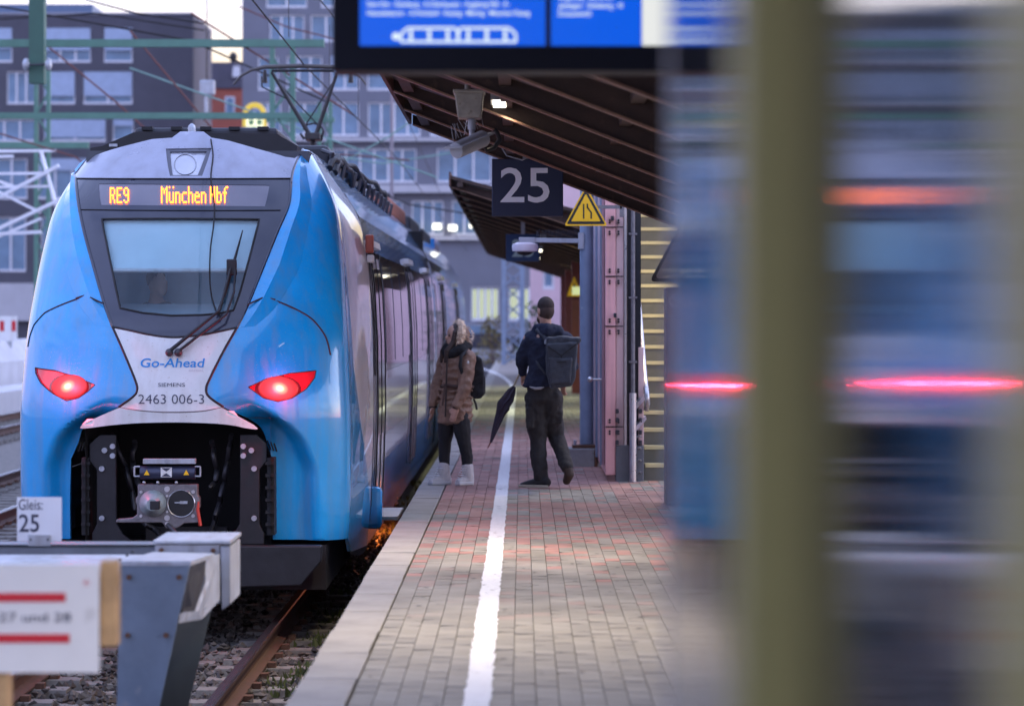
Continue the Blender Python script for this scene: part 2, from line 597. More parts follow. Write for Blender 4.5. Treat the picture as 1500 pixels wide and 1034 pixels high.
def in_red_wash(x, y):  # zone where the red wash is painted into the paver tones
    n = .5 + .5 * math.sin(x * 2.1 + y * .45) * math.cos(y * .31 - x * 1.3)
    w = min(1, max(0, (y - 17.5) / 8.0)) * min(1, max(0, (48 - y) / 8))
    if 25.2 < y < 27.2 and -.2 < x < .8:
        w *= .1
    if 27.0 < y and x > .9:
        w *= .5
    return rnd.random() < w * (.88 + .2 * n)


pav_grey = [mat('paver_grey', GREY[0], .85, 0, .2, 9, bump=.3, bscale=120), mat('paver_grey_light', GREY[1], .85, 0, .2, 9, bump=.3, bscale=120), mat('paver_grey_dark', GREY[2], .85, 0, .2, 9, bump=.3, bscale=120)]


def pav_box(m, x, y, l, w, tilt):
    gp = .0018
    a = [rnd.uniform(-tilt, tilt) for _ in range(4)]
    m.add([(x + gp, y + gp, -.075), (x + w - gp, y + gp, -.075), (x + gp, y + l - gp, -.075), (x + w - gp, y + l - gp, -.075),
           (x + gp, y + gp, a[0]), (x + w - gp, y + gp, a[1]), (x + gp, y + l - gp, a[2]), (x + w - gp, y + l - gp, a[3])],
          [(4, 5, 7, 6), (0, 1, 5, 4), (2, 6, 7, 3), (0, 4, 6, 2), (1, 3, 7, 5)])


protos = []
for i in range(6):
    m = MB()
    pav_box(m, 0, 0, PL, PW, .0022)
    me_ = m.build('paver', pav_grey[i % 3], plat)
    protos.append(me_)
used = [False] * 6
joined, tones = MB(), []
X0 = EX + .262
ncol = 44
count = 0
cells = []
for c in range(ncol):
    off = (0 if c % 2 else .5 * PL) + rnd.uniform(-.01, .01)
    for r in range(int(58 / PL)):
        yy = 11.2 + off + r * PL
        xx = X0 + c * PW
        cells.append((yy, xx))
cells.sort()
for yy, xx in cells:
    vis = (xx / yy * FPX + HX) < 1060 and yy > 12.0
    if vis and count < 300:
        k = rnd.randrange(6)
        o = protos[k]
        if used[k]:
            o = o.copy()
            COL.objects.link(o)
            o.parent = plat
        used[k] = True
        o.location = (xx, yy, rnd.uniform(-.002, .002))
        count += 1
    else:
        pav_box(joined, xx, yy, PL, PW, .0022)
        t = (.55 + rnd.random() * .45) if in_red_wash(xx, yy) else rnd.random() * .42
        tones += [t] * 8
# flattened chewing gum and small litter on the paving
gm = MB()
for i in range(260):
    y = rnd.uniform(12, 34)
    x = rnd.uniform(-.7, 1.5)
    r_ = rnd.uniform(.008, .02)
    n_ = 7
    gm.add([(x + r_ * rnd.uniform(.7, 1.2) * math.cos(k * 6.283 / n_), y + r_ * rnd.uniform(.7, 1.2) * math.sin(k * 6.283 / n_), .0042) for k in range(n_)] + [(x, y, .0052)], [(k, (k + 1) % n_, n_) for k in range(n_)])
tag(gm.build('chewing_gum', mat('gum_dark', (.085, .078, .07), .8, 0, .3, 20), plat), kind='stuff')
pv = joined.build('paver_field', tone_mat('paver_tones', [GREY[2], GREY[0], GREY[1], (.30, .19, .155), RED_WASH[2], RED_WASH[0], RED_WASH[1]], .82, .3, 110), plat)
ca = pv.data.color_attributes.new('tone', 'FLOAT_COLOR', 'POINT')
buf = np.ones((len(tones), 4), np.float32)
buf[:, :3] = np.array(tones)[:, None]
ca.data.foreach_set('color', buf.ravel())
tag(pv, kind='stuff')
g = MB()
g.box(X0 - .012, 12, 11.2 + 58, 110, -.069, -.004)
g.box(X0 + ncol * PW + .01, 12, -4, 69.1, -.069, -.004)
g.box(X0 - .012, X0 + ncol * PW, -4, 11.15, -.069, -.004)
g.build('platform_paving', mat('far_paving', (.22, .19, .165), .85, 0, .25, 1.2, bump=.3), plat)

# white safety line, one jagged painted strip that bends away far off
lm = MB()
pts = []
yy = 8.0
while yy < 108:
    cx_ = -.19 - (0 if yy < 62 else ((yy - 62) / 46) ** 2 * 2.6)
    pts.append((cx_ - .062 + rnd.uniform(-.006, .006), cx_ + .055 + rnd.uniform(-.006, .006), yy))
    yy += PL / 2
for (a0, b0, ya), (a1, b1, yb) in zip(pts, pts[1:]):
    lm.add([(a0, ya + .003, .0035), (b0, ya + .003, .0035), (b0, yb - .003, .0035), (a0, yb - .003, .0035)], [(0, 1, 2, 3)])
lm.build('safety_line', mat('line_paint', (.74, .73, .71), .7, 0, .06, 3, bump=.3, bscale=90, spots=((.36, .32, .29), 22.0, .60)), plat)
# far white kerb line crossing at the platform bend
# ------------------------------------------------------------------ the train: nose surface
D0, YN = 22.3, 2.6


def curve(xs, ys):
    xs, ys = np.array(xs, float), np.array(ys, float)
    gx = np.linspace(xs[0], xs[-1], 400)
    gy = np.interp(gx, xs, ys)
    k = np.ones(31) / 31
    gp = np.pad(gy, 15, mode='reflect', reflect_type='odd')
    gy = np.convolve(gp, k, 'valid')
    return lambda z: np.interp(z, gx, gy)


Wf = curve([0.2, .6, 1.0, 1.6, 2.3, 2.8, 3.3, 3.6, 3.85, 4.05], [1.33, 1.37, 1.39, 1.41, 1.40, 1.37, 1.29, 1.07, .90, .75])      # body
Wn = curve([0.2, .6, 1.0, 1.6, 2.3, 2.8, 3.3, 3.6, 3.8, 4.05], [1.28, 1.31, 1.335, 1.335, 1.30, 1.255, 1.185, 1.05, .92, .78])   # nose
silver = mat('body_silver', (.80, .77, .84), .24, .0, .05, 2.0, coat=.8)
Y0 = curve([0.2, 1.5, 1.75, 2.3, 3.2, 3.5, 3.8, 4.05], [.06, 0, .0, .13, .62, .85, 1.15, 1.45])
UC = curve([0.2, .69, 1.21, 1.46, 1.6, 1.75, 1.9], [1.12, 1.12, 1.10, 1.00, .85, .60, .45])
UO = curve([0.2, .67, 1.29, 1.4, 1.55, 1.75, 1.9], [.75, .75, .75, .72, .62, .40, .30])
LN = .68


def S(t, z):
    t, z = np.asarray(t, float), np.asarray(z, float)
    a = np.abs(t)
    sg = np.where(t < 0, -1.0, 1.0)
    W, y0 = Wn(z), Y0(z)
    th = np.minimum(a, 1) * (math.pi / 2)
    u = W * np.sin(th)
    dep = y0 + LN * (1 - np.maximum(np.cos(th), 0) ** .8)
    dep = np.where(a > 1, y0 + LN + (a - 1) * (YN - y0 - LN), dep)
    k_ = np.clip(a - 1, 0, 1)
    u = np.where(a > 1, W + (Wf(z) - W) * (1.6 * k_ - .6 * k_ * k_), u)
    q = np.clip((UC(z) - u) / np.maximum(UC(z) - UO(z), .05), 0, 1.3)
    fade = np.clip((1.80 - z) / .25, 0, 1)
    fade = fade * fade * (3 - 2 * fade)
    lip = np.clip((u - .30) / .3, 0, 1)
    qq = np.clip(q * 2.0, 0, 1)
    dep = dep + (.13 * qq * qq * (3 - 2 * qq) + .09 * np.clip(q, 0, 1)) * fade * np.where(z < 1.55, 1, lip)
    # raised bead where the blue pillar meets the dark windscreen mask
    return np.stack([TX + sg * u, D0 + dep, z + ZR], -1)


def proj(X):
    return np.stack([HX + X[..., 0] * FPX / X[..., 1], HY - (X[..., 2] - CAMZ) * FPX / X[..., 1]], -1)


_gt, _gz = np.meshgrid(np.linspace(-.93, 2.0, 294), np.linspace(.25, 4.04, 300), indexing='ij')
_gp = proj(S(_gt, _gz))


def inv(pts):
    """photograph pixels -> (t, z) on the nose surface"""
    out = []
    for px, py in pts:
        d = (_gp[..., 0] - px) ** 2 + (_gp[..., 1] - py) ** 2
        i = np.unravel_index(np.argmin(d), d.shape)
        out.append((_gt[i], _gz[i]))
    q = np.array(out)
    tgt = np.array(pts, float)
    for _ in range(14):
        f = proj(S(q[:, 0], q[:, 1]))
        e = tgt - f
        h = 1e-4
        jt = (proj(S(q[:, 0] + h, q[:, 1])) - f) / h
        jz = (proj(S(q[:, 0], q[:, 1] + h)) - f) / h
        det = jt[:, 0] * jz[:, 1] - jt[:, 1] * jz[:, 0]
        det = np.where(np.abs(det) < 1e-3, 1e-3, det)
        dt = (e[:, 0] * jz[:, 1] - e[:, 1] * jz[:, 0]) / det
        dz = (-e[:, 0] * jt[:, 1] + e[:, 1] * jt[:, 0]) / det
        n0 = (e ** 2).sum(1)
        st = np.clip(dt, -.05, .05) * .7
        sz_ = np.clip(dz, -.05, .05) * .7
        qn = np.stack([np.clip(q[:, 0] + st, -.95, 2), np.clip(q[:, 1] + sz_, .22, 4.04)], 1)
        en = ((tgt - proj(S(qn[:, 0], qn[:, 1]))) ** 2).sum(1)
        q = np.where((en < n0)[:, None], qn, q)
    return q


def normals(q):
    h = 1e-3
    a = S(q[:, 0] + h, q[:, 1]) - S(q[:, 0] - h, q[:, 1])
    b = S(q[:, 0], q[:, 1] + h) - S(q[:, 0], q[:, 1] - h)
    n = np.cross(a, b)
    n /= np.maximum(np.linalg.norm(n, axis=1, keepdims=True), 1e-9)
    return n


def on_nose(q, off=0.0):
    X = S(q[:, 0], q[:, 1])
    return X + normals(q) * off if off else X


def resample(q, step, closed=True):
    q = [tuple(p) for p in q]
    out = []
    n = len(q)
    for i in range(n if closed else n - 1):
        a, b = np.array(q[i]), np.array(q[(i + 1) % n])
        k = max(1, int(np.linalg.norm(b - a) / step))
        for j in range(k):
            out.append(a + (b - a) * j / k)
    if not closed:
        out.append(np.array(q[-1]))
    return np.array(out)


def smooth_px(pts, n=6):
    """Catmull-Rom through open pixel polyline"""
    p = [np.array(a, float) for a in pts]
    p = [2 * p[0] - p[1]] + p + [2 * p[-1] - p[-2]]
    out = []
    for i in range(1, len(p) - 2):
        for k in range(n):
            t = k / n
            out.append(.5 * ((2 * p[i]) + (-p[i - 1] + p[i + 1]) * t + (2 * p[i - 1] - 5 * p[i] + 4 * p[i + 1] - p[i + 2]) * t * t + (-p[i - 1] + 3 * p[i] - 3 * p[i + 1] + p[i + 2]) * t ** 3))
    out.append(p[-2])
    return [tuple(a) for a in out]


def region(outline, step=.035, holes=()):
    """constrained triangulation in the (t, z) domain -> q, faces"""
    loops = [resample(outline, step)] + [resample(h, step) for h in holes]
    pts, edges = [], []
    for lp in loops:
        b = len(pts)
        pts += [Vector((a, c)) for a, c in lp]
        edges += [(b + i, b + (i + 1) % len(lp)) for i in range(len(lp))]
    o = np.array(loops[0])
    lo, hi = o.min(0), o.max(0)
    poly = o

    def inside(P_, poly_):
        x, y_ = P_[:, 0], P_[:, 1]
        r = np.zeros(len(P_), bool)
        j = len(poly_) - 1
        for i in range(len(poly_)):
            xi, yi, xj, yj = poly_[i][0], poly_[i][1], poly_[j][0], poly_[j][1]
            c = ((yi > y_) != (yj > y_)) & (x < (xj - xi) * (y_ - yi) / (yj - yi + 1e-12) + xi)
            r ^= c
            j = i
        return r
    gx, gy = np.meshgrid(np.arange(lo[0], hi[0], step), np.arange(lo[1], hi[1], step))
    G = np.stack([gx.ravel(), gy.ravel()], 1)
    allb = np.concatenate(loops)
    k = inside(G, poly)
    for h in loops[1:]:
        k &= ~inside(G, h)
    G = G[k]
    if len(G):
        far = np.ones(len(G), bool)
        for i in range(0, len(G), 500):
            dd = ((G[i:i + 500, None] - allb[None]) ** 2).sum(-1).min(1)
            far[i:i + 500] = dd > (step * .45) ** 2
        pts += [Vector(p) for p in G[far]]
    r = delaunay_2d_cdt(pts, edges, [], 0, 1e-6)
    q, f = np.array([tuple(v) for v in r[0]]), np.array([tuple(t) for t in r[2]])
    cen = q[f].mean(1)
    k = inside(cen, loops[0])
    for h in loops[1:]:
        k &= ~inside(cen, h)
    f = f[k]
    used_ = np.unique(f)
    new = np.zeros(len(q), int)
    new[used_] = np.arange(len(used_))
    return q[used_], [tuple(int(i) for i in t) for t in new[f]]


train = thing('regional_train', 'blue regional train with glowing red tail lamps and orange destination strip at the platform', 'train', (TX, D0, ZR))


def nose_part(name, m, outline, off=0.0, step=.035, holes=(), parent=None, depth=.03):
    q, f = region(outline, step, holes)
    X = on_nose(q, off)
    mb = MB()
    n = normals(q)
    c = X[list(f[0])]
    if np.dot(np.cross(c[1] - c[0], c[2] - c[0]), n[f[0][0]]) < 0:
        f = [tuple(reversed(a)) for a in f]
    mb.add(X, f)
    # rim turned inwards so that the sheet has thickness
    cnt = {}
    for a in f:
        for i in range(3):
            e = (a[i], a[(i + 1) % 3])
            cnt[e] = 1
    rim = [e for e in cnt if (e[1], e[0]) not in cnt]
    nv = len(mb.v)
    idx = {}
    for e in rim:
        for k in e:
            if k not in idx:
                idx[k] = nv + len(idx)
                mb.v.append(tuple(X[k] - n[k] * depth))
    for a, b in rim:
        mb.f.append((b, a, idx[a], idx[b]))
        mb.m.append(0)
    return mb.build(name, m, parent or train, smooth=50)


def nose_line(name, m, px, r, off=.0, parent=None, sm=True, q=None):
    if q is None:
        q = inv(smooth_px(px) if sm else px)
    q = resample(q, .03, closed=False)
    mb = MB()
    mb.tube(on_nose(q, off), r, 6)
    return mb.build(name, m, parent or train, smooth=60)


def nose_text(name, s, m, x0, x1, yb, h, bold=0.0, shear=0.0, off=.009):
    v, f = text2d(s, bold)
    lx, w = v[:, 0].min(), v[:, 0].max() - v[:, 0].min()
    sx = (x1 - x0) / w
    px = [(x0 + (a - lx) * sx + b * h * shear, yb - b * h) for a, b in v]
    mb = MB()
    mb.add(on_nose(inv(px), off), f)
    return mb.build(name, m, train)


# outlines traced on the front, given as pixels and put on the surface
inL = [(123.5, 217), (112, 232), (111, 261), (115, 300), (123.5, 341.5), (136, 387), (153, 446), (165, 479)]
inR = [(444, 219), (433, 240), (427, 261), (423, 300), (407, 338), (386, 390), (362, 449), (347, 480)]
whL = [(165, 479), (181, 515), (198, 556.5), (201, 571), (195, 581), (174, 596)]
whR = [(347, 480), (327, 515), (308, 553), (302, 569), (306, 581), (327, 596)]
chL = [(174, 596), (127, 621), (114, 650), (104, 672)]
chR = [(327, 596), (378, 622), (393, 654), (399, 674)]
maskB = [(165, 479), (190, 484), (220, 490.5), (250, 494), (280, 492.5), (310, 488), (347, 480)]
qinL, qinR = inv(smooth_px(inL)), inv(smooth_px(inR))
qwhL, qwhR = inv(smooth_px(whL)), inv(smooth_px(whR))
qmb = inv(smooth_px(maskB))
qchL, qchR = inv(smooth_px(chL)), inv(smooth_px(chR))


def cat(*ls):
    out = []
    for l in ls:
        for p in l:
            p = tuple(p)
            if not out or (abs(p[0] - out[-1][0]) + abs(p[1] - out[-1][1])) > 1e-4:
                out.append(p)
    if abs(out[0][0] - out[-1][0]) + abs(out[0][1] - out[-1][1]) < 1e-4:
        out.pop()
    return out


lampL_px = [(51.5, 538.5), (80, 542.6), (108, 550.6), (139, 563.5), (129, 573), (115, 582.7), (97.5, 587), (76.6, 575.7), (59, 560), (52, 546)]
lampR_px = [(363.7, 567), (390, 555), (424.6, 547), (463, 542.6), (461, 553), (449, 569), (428, 582.7), (407, 588), (386, 582.7)]
qlL, qlR = inv(lampL_px), inv(lampR_px)
ZT, ZB = 3.86, .62
openLb, openRb = inv([(103, 789)])[0], inv([(399.6, 790)])[0]


def shell(sign, qin, qwh, qch, ob, ql):
    top = qin[0]
    zt = top[1]
    bound = [(sign * 2, .42), (sign * 2, .75), (sign * 1.75, 1.05), (sign * 1.35, 1.5), (sign * 1.12, 2.0), (sign * 1.05, 2.6), (sign * 1.05, 3.2), (sign * 1.05, zt)]
    poly = cat(qin, qwh, qch, [ob], [(sign * .95, ob[1] - .01), (sign * 1.1, .50)], bound, [(sign * a, zt) for a in np.linspace(1.02, abs(top[0]) + .03, 5)])
    nose_part('cab_side_panel', silver, bound[1:] + [(sign * 2, z) for z in np.linspace(zt, 1.0, 12)], step=.05)
    return nose_part('nose_side_shell', blue, poly, holes=[ql], step=.02)


shell(-1, qinL, qwhL, qchL, openLb, qlL)
shell(1, qinR, qwhR, qchR, openRb, qlR)

# dark mask with the windscreen, the destination strip and the top lamp left open
ws_px = [(149, 320.5), (250, 320), (380, 321), (372, 352), (362, 390), (351, 430), (342, 454), (320, 459), (296, 461), (251, 462), (209, 458), (176, 451), (169, 420), (163, 390), (155, 352)]
dest_px = [(144.5, 269), (270, 270), (395, 271), (388, 302), (270, 301), (148, 300)]
qws, qde = inv(ws_px), inv(dest_px)
i261L = int(np.argmin(np.abs(proj(S(qinL[:, 0], qinL[:, 1]))[:, 1] - 261)))
i261R = int(np.argmin(np.abs(proj(S(qinR[:, 0], qinR[:, 1]))[:, 1] - 261)))
capB = inv([tuple(np.array((111, 261)) * (1 - k) + np.array((427, 261)) * k) for k in np.linspace(0, 1, 15)])
mask_poly = cat(qinL[i261L:], qmb, qinR[i261R:][::-1], capB[::-1])
nose_part('windscreen_mask', slate, mask_poly, holes=[qws, qde], off=-.004)
cap_top_px = [(112, 231), (120, 233), (150, 224), (195, 211), (223, 204), (252, 202), (264, 193), (298, 193), (310, 202), (334, 206), (376, 218), (418, 230), (432, 232), (437, 228)]
qct = inv(cap_top_px)
hl_px = [(243, 218), (310, 217), (296, 258), (249, 258)]
qhl = inv(hl_px)
cap_poly = cat(qinL[:i261L + 1][qinL[:i261L + 1, 1] < qct[0, 1]], capB, qinR[:i261R + 1][::-1][qinR[:i261R + 1][::-1, 1] < qct[-1, 1]], qct[::-1])
nose_part('roof_cap', cap_grey, cap_poly, holes=[qhl], step=.04)
nose_line('cap_seam', black_r, [(111, 261.5), (200, 262), (300, 262), (427, 261.5)], .006)
nose_line('mask_seam', black_r, [(117, 307), (200, 308), (300, 308.5), (411, 308)], .004)
# top headlight
hf = nose_part('headlight', mat('lamp_frame', (.10, .105, .13), .4, var=.1), inv([(243, 218), (310, 217), (296, 258), (249, 258)]), off=-.006, holes=[inv([(249, 221.5), (303, 221), (289.5, 256), (253, 256)])], step=.03)
nose_part('headlight_lens', mat('lamp_lens', (.50, .52, .58), .10, .3, .08, coat=1), inv([(249, 221.5), (303, 221), (289.5, 256), (253, 256)]), off=-.02, parent=hf, step=.03)
ring = [(271 + 16 * math.cos(a), 239 + 15 * math.sin(a)) for a in np.linspace(0, 2 * math.pi, 25)]
nose_line('headlight_ring', galv, None, .004, off=-.016, parent=hf, q=inv(ring))

# windscreen glass, destination strip
nose_part('windscreen', glass_mat('windscreen_glass', (.78, .90, .95), .015, 1.7), qws, off=-.008, step=.035, depth=.006)
nose_line('windscreen_gasket', black_r, None, .009, off=-.004, q=np.vstack([qws, qws[:1]]))
strip = nose_part('destination_display', mat('display_glass', (.16, .155, .19), .15, 0, .05, coat=.6), qde, off=-.008, step=.03)
FONT = {'R': ['1110', '1001', '1001', '1001', '1110', '1010', '1010', '1001', '1001'], 'E': ['1111', '1000', '1000', '1000', '1110', '1000', '1000', '1000', '1111'],
        '9': ['0110', '1001', '1001', '1001', '0111', '0001', '0001', '1001', '0110'],
        'M': ['10001', '11011', '10101', '10101', '10001', '10001', '10001', '10001', '10001'],
        'ü': ['1001', '0000', '0000', '1001', '1001', '1001', '1001', '1001', '0111'], 'n': ['0000', '0000', '0000', '1110', '1001', '1001', '1001', '1001', '1001'],
        'c': ['0000', '0000', '0000', '0111', '1000', '1000', '1000', '1000', '0111'], 'h': ['1000', '1000', '1000', '1110', '1001', '1001', '1001', '1001', '1001'],
        'e': ['0000', '0000', '0000', '0110', '1001', '1111', '1000', '1000', '0111'], 'H': ['1001', '1001', '1001', '1001', '1111', '1001', '1001', '1001', '1001'],
        'b': ['1000', '1000', '1000', '1110', '1001', '1001', '1001', '1001', '1110'], 'f': ['0011', '0100', '0100', '1110', '0100', '0100', '0100', '0100', '0100']}


def led(s, x0, x1, y0, y1):
    cols = []
    for ch in s:
        if ch == ' ':
            cols += [None] * 2
            continue
        g_ = FONT[ch]
        cols += [[r[k] for r in g_] for k in range(len(g_[0]))] + [None]
    w = (x1 - x0) / (len(cols) - 1)
    h = (y1 - y0) / 9
    px, fs = [], []
    for i, c in enumerate(cols):
        if c is None:
            continue
        for j in range(9):
            if c[j] == '1':
                a, b = x0 + i * w, y0 + j * h
                n = len(px)
                e = .04
                px += [(a + w * e, b + h * e), (a + w * (1 - e), b + h * e), (a + w * (1 - e), b + h * (1 - e)), (a + w * e, b + h * (1 - e))]
                fs.append((n, n + 1, n + 2, n + 3))
    mb = MB()
    mb.add(on_nose(inv(px), .003), fs)
    return mb.build('led_lettering', glow('led_amber', (1.0, .165, .006), 9.0), strip)


led('RE9', 161, 189, 275, 298)
led('München Hbf', 236, 334, 273.5, 298)

# white mouth panel with lettering and the lip under it
seamq = inv(smooth_px([(174, 596), (209, 601), (250, 603), (296, 601.5), (327, 596)]))
nose_part('nose_panel', white_p, cat(qwhL, seamq, qwhR[::-1], qmb[::-1]), off=.004)
lip_px = smooth_px([(176, 597), (209, 602.5), (250, 604.5), (296, 603), (325, 597)]) + smooth_px([(376, 621), (378, 627), (330, 621), (250, 618.5), (174, 621), (128, 626), (127, 620)])
lp = MB()
# lip: shallow visor standing out under the panel
lipq = inv(lip_px)
qf, ff = region(lipq, .03)
Xl = S(qf[:, 0], qf[:, 1])
Xl[:, 1] = D0 + .02 + .02 * np.abs(Xl[:, 0] - TX) ** 2 * 6
mbl = MB().add(Xl, ff)
ol = mbl.build('nose_lip', white_p, train, recalc=True)
sd_ = ol.modifiers.new('thickness', 'SOLIDIFY')
sd_.thickness, sd_.offset = .05, 0
nose_line('panel_seam', mat('seam_brown', (.16, .14, .13), .7), [(174, 596.5), (209, 601.8), (250, 603.8), (296, 602.2), (327, 596.5)], .006, off=.004)
for nm, ln in (('shell_seam', inL), ('shell_seam', inR)):
    nose_line(nm, slate, ln, .012, off=-.002)
for ln in (whL, whR):
    nose_line('shell_seam', black_r, ln, .010, off=.002)
nose_line('mask_seam', black_r, maskB, .010, off=.002)
nose_line('shell_seam', black_r, [(41, 508), (44, 492), (50, 476), (66, 458), (94, 445), (124.6, 434)], .0075, sm=False)
nose_line('shell_seam', black_r, [(112, 438), (124.6, 434), (137, 439)], .007, off=.012, sm=False)
nose_line('shell_seam', black_r, [(134, 438), (144, 443), (153, 447)], .007, off=.026, sm=False)
nose_line('shell_seam', black_r, [(392, 436.5), (418, 446), (449, 461.5), (466, 477), (478, 496), (484, 520)], .0075)
# creased ridge along the windscreen edge of each blue pillar
for sg_, ln in ((-1, qinL), (1, qinR)):
    q0 = resample(ln[3:], .05, closed=False)
    n_ = len(q0)
    w_ = np.interp(np.arange(n_) / (n_ - 1), [0, .15, .7, 1], [.025, .05, .075, .03])
    rows_ = []
    for fr_, of_ in ((0.12, .001), (1.0, .030), (2.6, .002)):
        q_ = q0.copy()
        q_[:, 0] += sg_ * w_ * fr_
        q_[:, 1] += w_ * fr_ * .15
        rows_.append(on_nose(q_, 0) + normals(q_) * (of_ * np.interp(np.arange(n_) / (n_ - 1), [0, .1, .85, 1], [.2, 1, 1, .05]))[:, None])
    mb = MB()
    mb.add(np.concatenate(rows_), [((i, i + 1, i + 1 + n_, i + n_) if sg_ > 0 else (i + n_, i + 1 + n_, i + 1, i)) for r_ in range(2) for i in range(r_ * n_, r_ * n_ + n_ - 1)])
    o_ = mb.build('pillar_ridge', blue, train, smooth=8, recalc=False)
lt = mat('lettering_blue', (.0, .24, .62), .4, var=0)
dk = mat('lettering_dark', (.035, .04, .075), .5, var=0)
nose_line('shell_seam', black_r, [(362, 448.6), (376, 442), (384, 438.5)], .007, off=.026, sm=False)
nose_line('shell_seam', black_r, [(382, 439), (390, 437), (403, 440)], .007, off=.012, sm=False)
nose_text('operator_lettering', 'Go-Ahead', lt, 205, 298, 538, 13.5, .012, .18)
nose_text('region_lettering', 'BAYERN', mat('lettering_pale', (.5, .5, .52), .5, var=0), 277, 297, 544.5, 3.2)
nose_text('maker_lettering', 'SIEMENS', dk, 232, 271, 566.5, 5.6, .0)
nose_text('number_lettering', '2463 006-3', dk, 203, 299, 591.5, 14.5, -.008)

# tail lamps
red_l = mat('lamp_red_glass', (.30, .02, .035), .12, 0, .1, 10, coat=1.0, emit=(1, .01, .03), estr=.14)
lamp_hot = glow('lamp_core', (1.0, .30, .16), 7.0)
lamp_red = glow('lamp_red_glow', (1.0, .03, .03), 1.0)
_nt = lamp_red.node_tree
_tc = _nt.nodes.new('ShaderNodeTexCoord')
_mp = _nt.nodes.new('ShaderNodeMapping')
_mp.inputs['Location'].default_value, _mp.inputs['Scale'].default_value = (-1, -1, -1), (2, 2, 2)
_gr = _nt.nodes.new('ShaderNodeTexGradient')
_gr.gradient_type = 'SPHERICAL'
_cr = _nt.nodes.new('ShaderNodeValToRGB')
_cr.color_ramp.elements[0].color, _cr.color_ramp.elements[1].color = (.8, .02, .02, 1), (13, 3.6, 1.9, 1)
_cr.color_ramp.elements.new(.42).color = (1.4, .06, .05, 1)
_cr.color_ramp.elements.new(.68).color = (4.0, .60, .32, 1)
_nt.links.new(_tc.outputs['Generated'], _mp.inputs['Vector'])
_nt.links.new(_mp.outputs[0], _gr.inputs[0])
_nt.links.new(_gr.outputs['Fac'], _cr.inputs['Fac'])
_nt.links.new(_cr.outputs['Color'], _nt.nodes['Principled BSDF'].inputs['Emission Color'])
for ql, cpx, in ((qlL, (101, 566)), (qlR, (408, 569))):
    lo = nose_part('tail_lamp', red_l, ql, off=-.012, step=.02)
    cq = inv([cpx])
    cX = on_nose(cq, -.004)[0]
    n = Vector(normals(cq)[0])
    R = n.to_track_quat('Z', 'Y').to_matrix()
    MB().ell(cX, (.165, .10, .010), R, 24, 9).build('lamp_bowl', lamp_red, lo, smooth=180)
    nose_line('lamp_rim', black_r, None, .005, off=-.002, parent=lo, q=np.vstack([ql, ql[:1]]))
    ld = bpy.data.lights.new('tail_lamp_light', 'POINT')
    ld.energy, ld.color, ld.shadow_soft_size = 8.0 * LK, (1, .02, .05), .012
    l = bpy.data.objects.new('tail_lamp_light', ld)
    COL.objects.link(l)
    l.location = Vector(cX) + n * .12 - Vector((TX, D0, ZR))
    l.parent = train

# wipers: two arms from the panel up to the blade
def nz(px, py, off):
    return Vector(on_nose(inv([(px, py)]), off)[0])


wp = tag(MB().tube([nz(250, 516, .05), nz(290, 487, .09), nz(322, 463, .10), nz(333, 420, .10), nz(338, 398, .08)], [.016, .013, .011, .011, .010], 8).build('wiper', black_p, train, smooth=60))
MB().tube([nz(262, 517, .05), nz(300, 490, .08), nz(331, 468, .09), nz(342, 436, .09), nz(344, 398, .08)], [.012, .011, .010, .009, .008], 8).build('wiper_link', black_p, wp, smooth=60)
MB().tube([nz(318, 462, .035), nz(330, 432, .035), nz(343, 385, .035), nz(355, 341, .035)], [.008, .012, .012, .005], 6).build('wiper_blade', black_r, wp, smooth=60)
MB().obox(nz(339, 398, .07), (.08, .05, .13)).build('wiper_joint', black_p, wp, bevel=.01)
MB().ell(nz(249, 518, .04), (.032, .03, .032)).ell(nz(262, 518, .04), (.032, .03, .032)).build('wiper_pivot', dark_st, wp, smooth=180)
nose_line('aerial_lead', black_r, [(309, 206), (312, 230), (309, 262), (314, 300), (313, 330), (308, 370), (308, 420), (316, 455), (325, 466)], .006, off=.012)

# cab behind the windscreen
cab = mat('cab_lining', (.48, .62, .68), .7, 0, .06)
m = MB()
m.box(TX - .9, TX + .9, D0 + 1.52, D0 + 1.55, ZR + 1.9, ZR + 3.35)
m.box(TX - .9, TX - .88, D0 + 1.2, D0 + 1.5, ZR + 1.9, ZR + 3.2)
m.box(TX + .88, TX + .9, D0 + 1.2, D0 + 1.5, ZR + 1.9, ZR + 3.2)
m.build('cab_wall', mat('cab_back', (.42, .66, .78), .7, 0, .1), train)
dz = MB()
dz.prism([(D0 + .38, ZR + 2.30), (D0 + 1.0, ZR + 2.52), (D0 + 1.25, ZR + 2.50), (D0 + 1.25, ZR + 2.1), (D0 + .38, ZR + 2.1)], TX - .78, TX + .78, 'x')
dz.build('cab_desk', cab, train, bevel=.04)
# sun blind just behind the glass, following its slope
bq = inv([tuple(p) for p in [(147, 315), (200, 315), (250, 315), (300, 315), (382, 316), (362.5, 392), (300, 392), (250, 392), (210, 392), (163.5, 392)]])
nose_part('sun_blind', mat('blind_fabric', (.72, .86, .88), .8, 0, .05, 3), bq, off=-.05, step=.05, depth=.004)
MB().tube([nz(165, 393.5, -.03), nz(250, 393.5, -.03), nz(361, 393.5, -.03)], .018, 8).build('blind_rod', white_p, train, smooth=60)

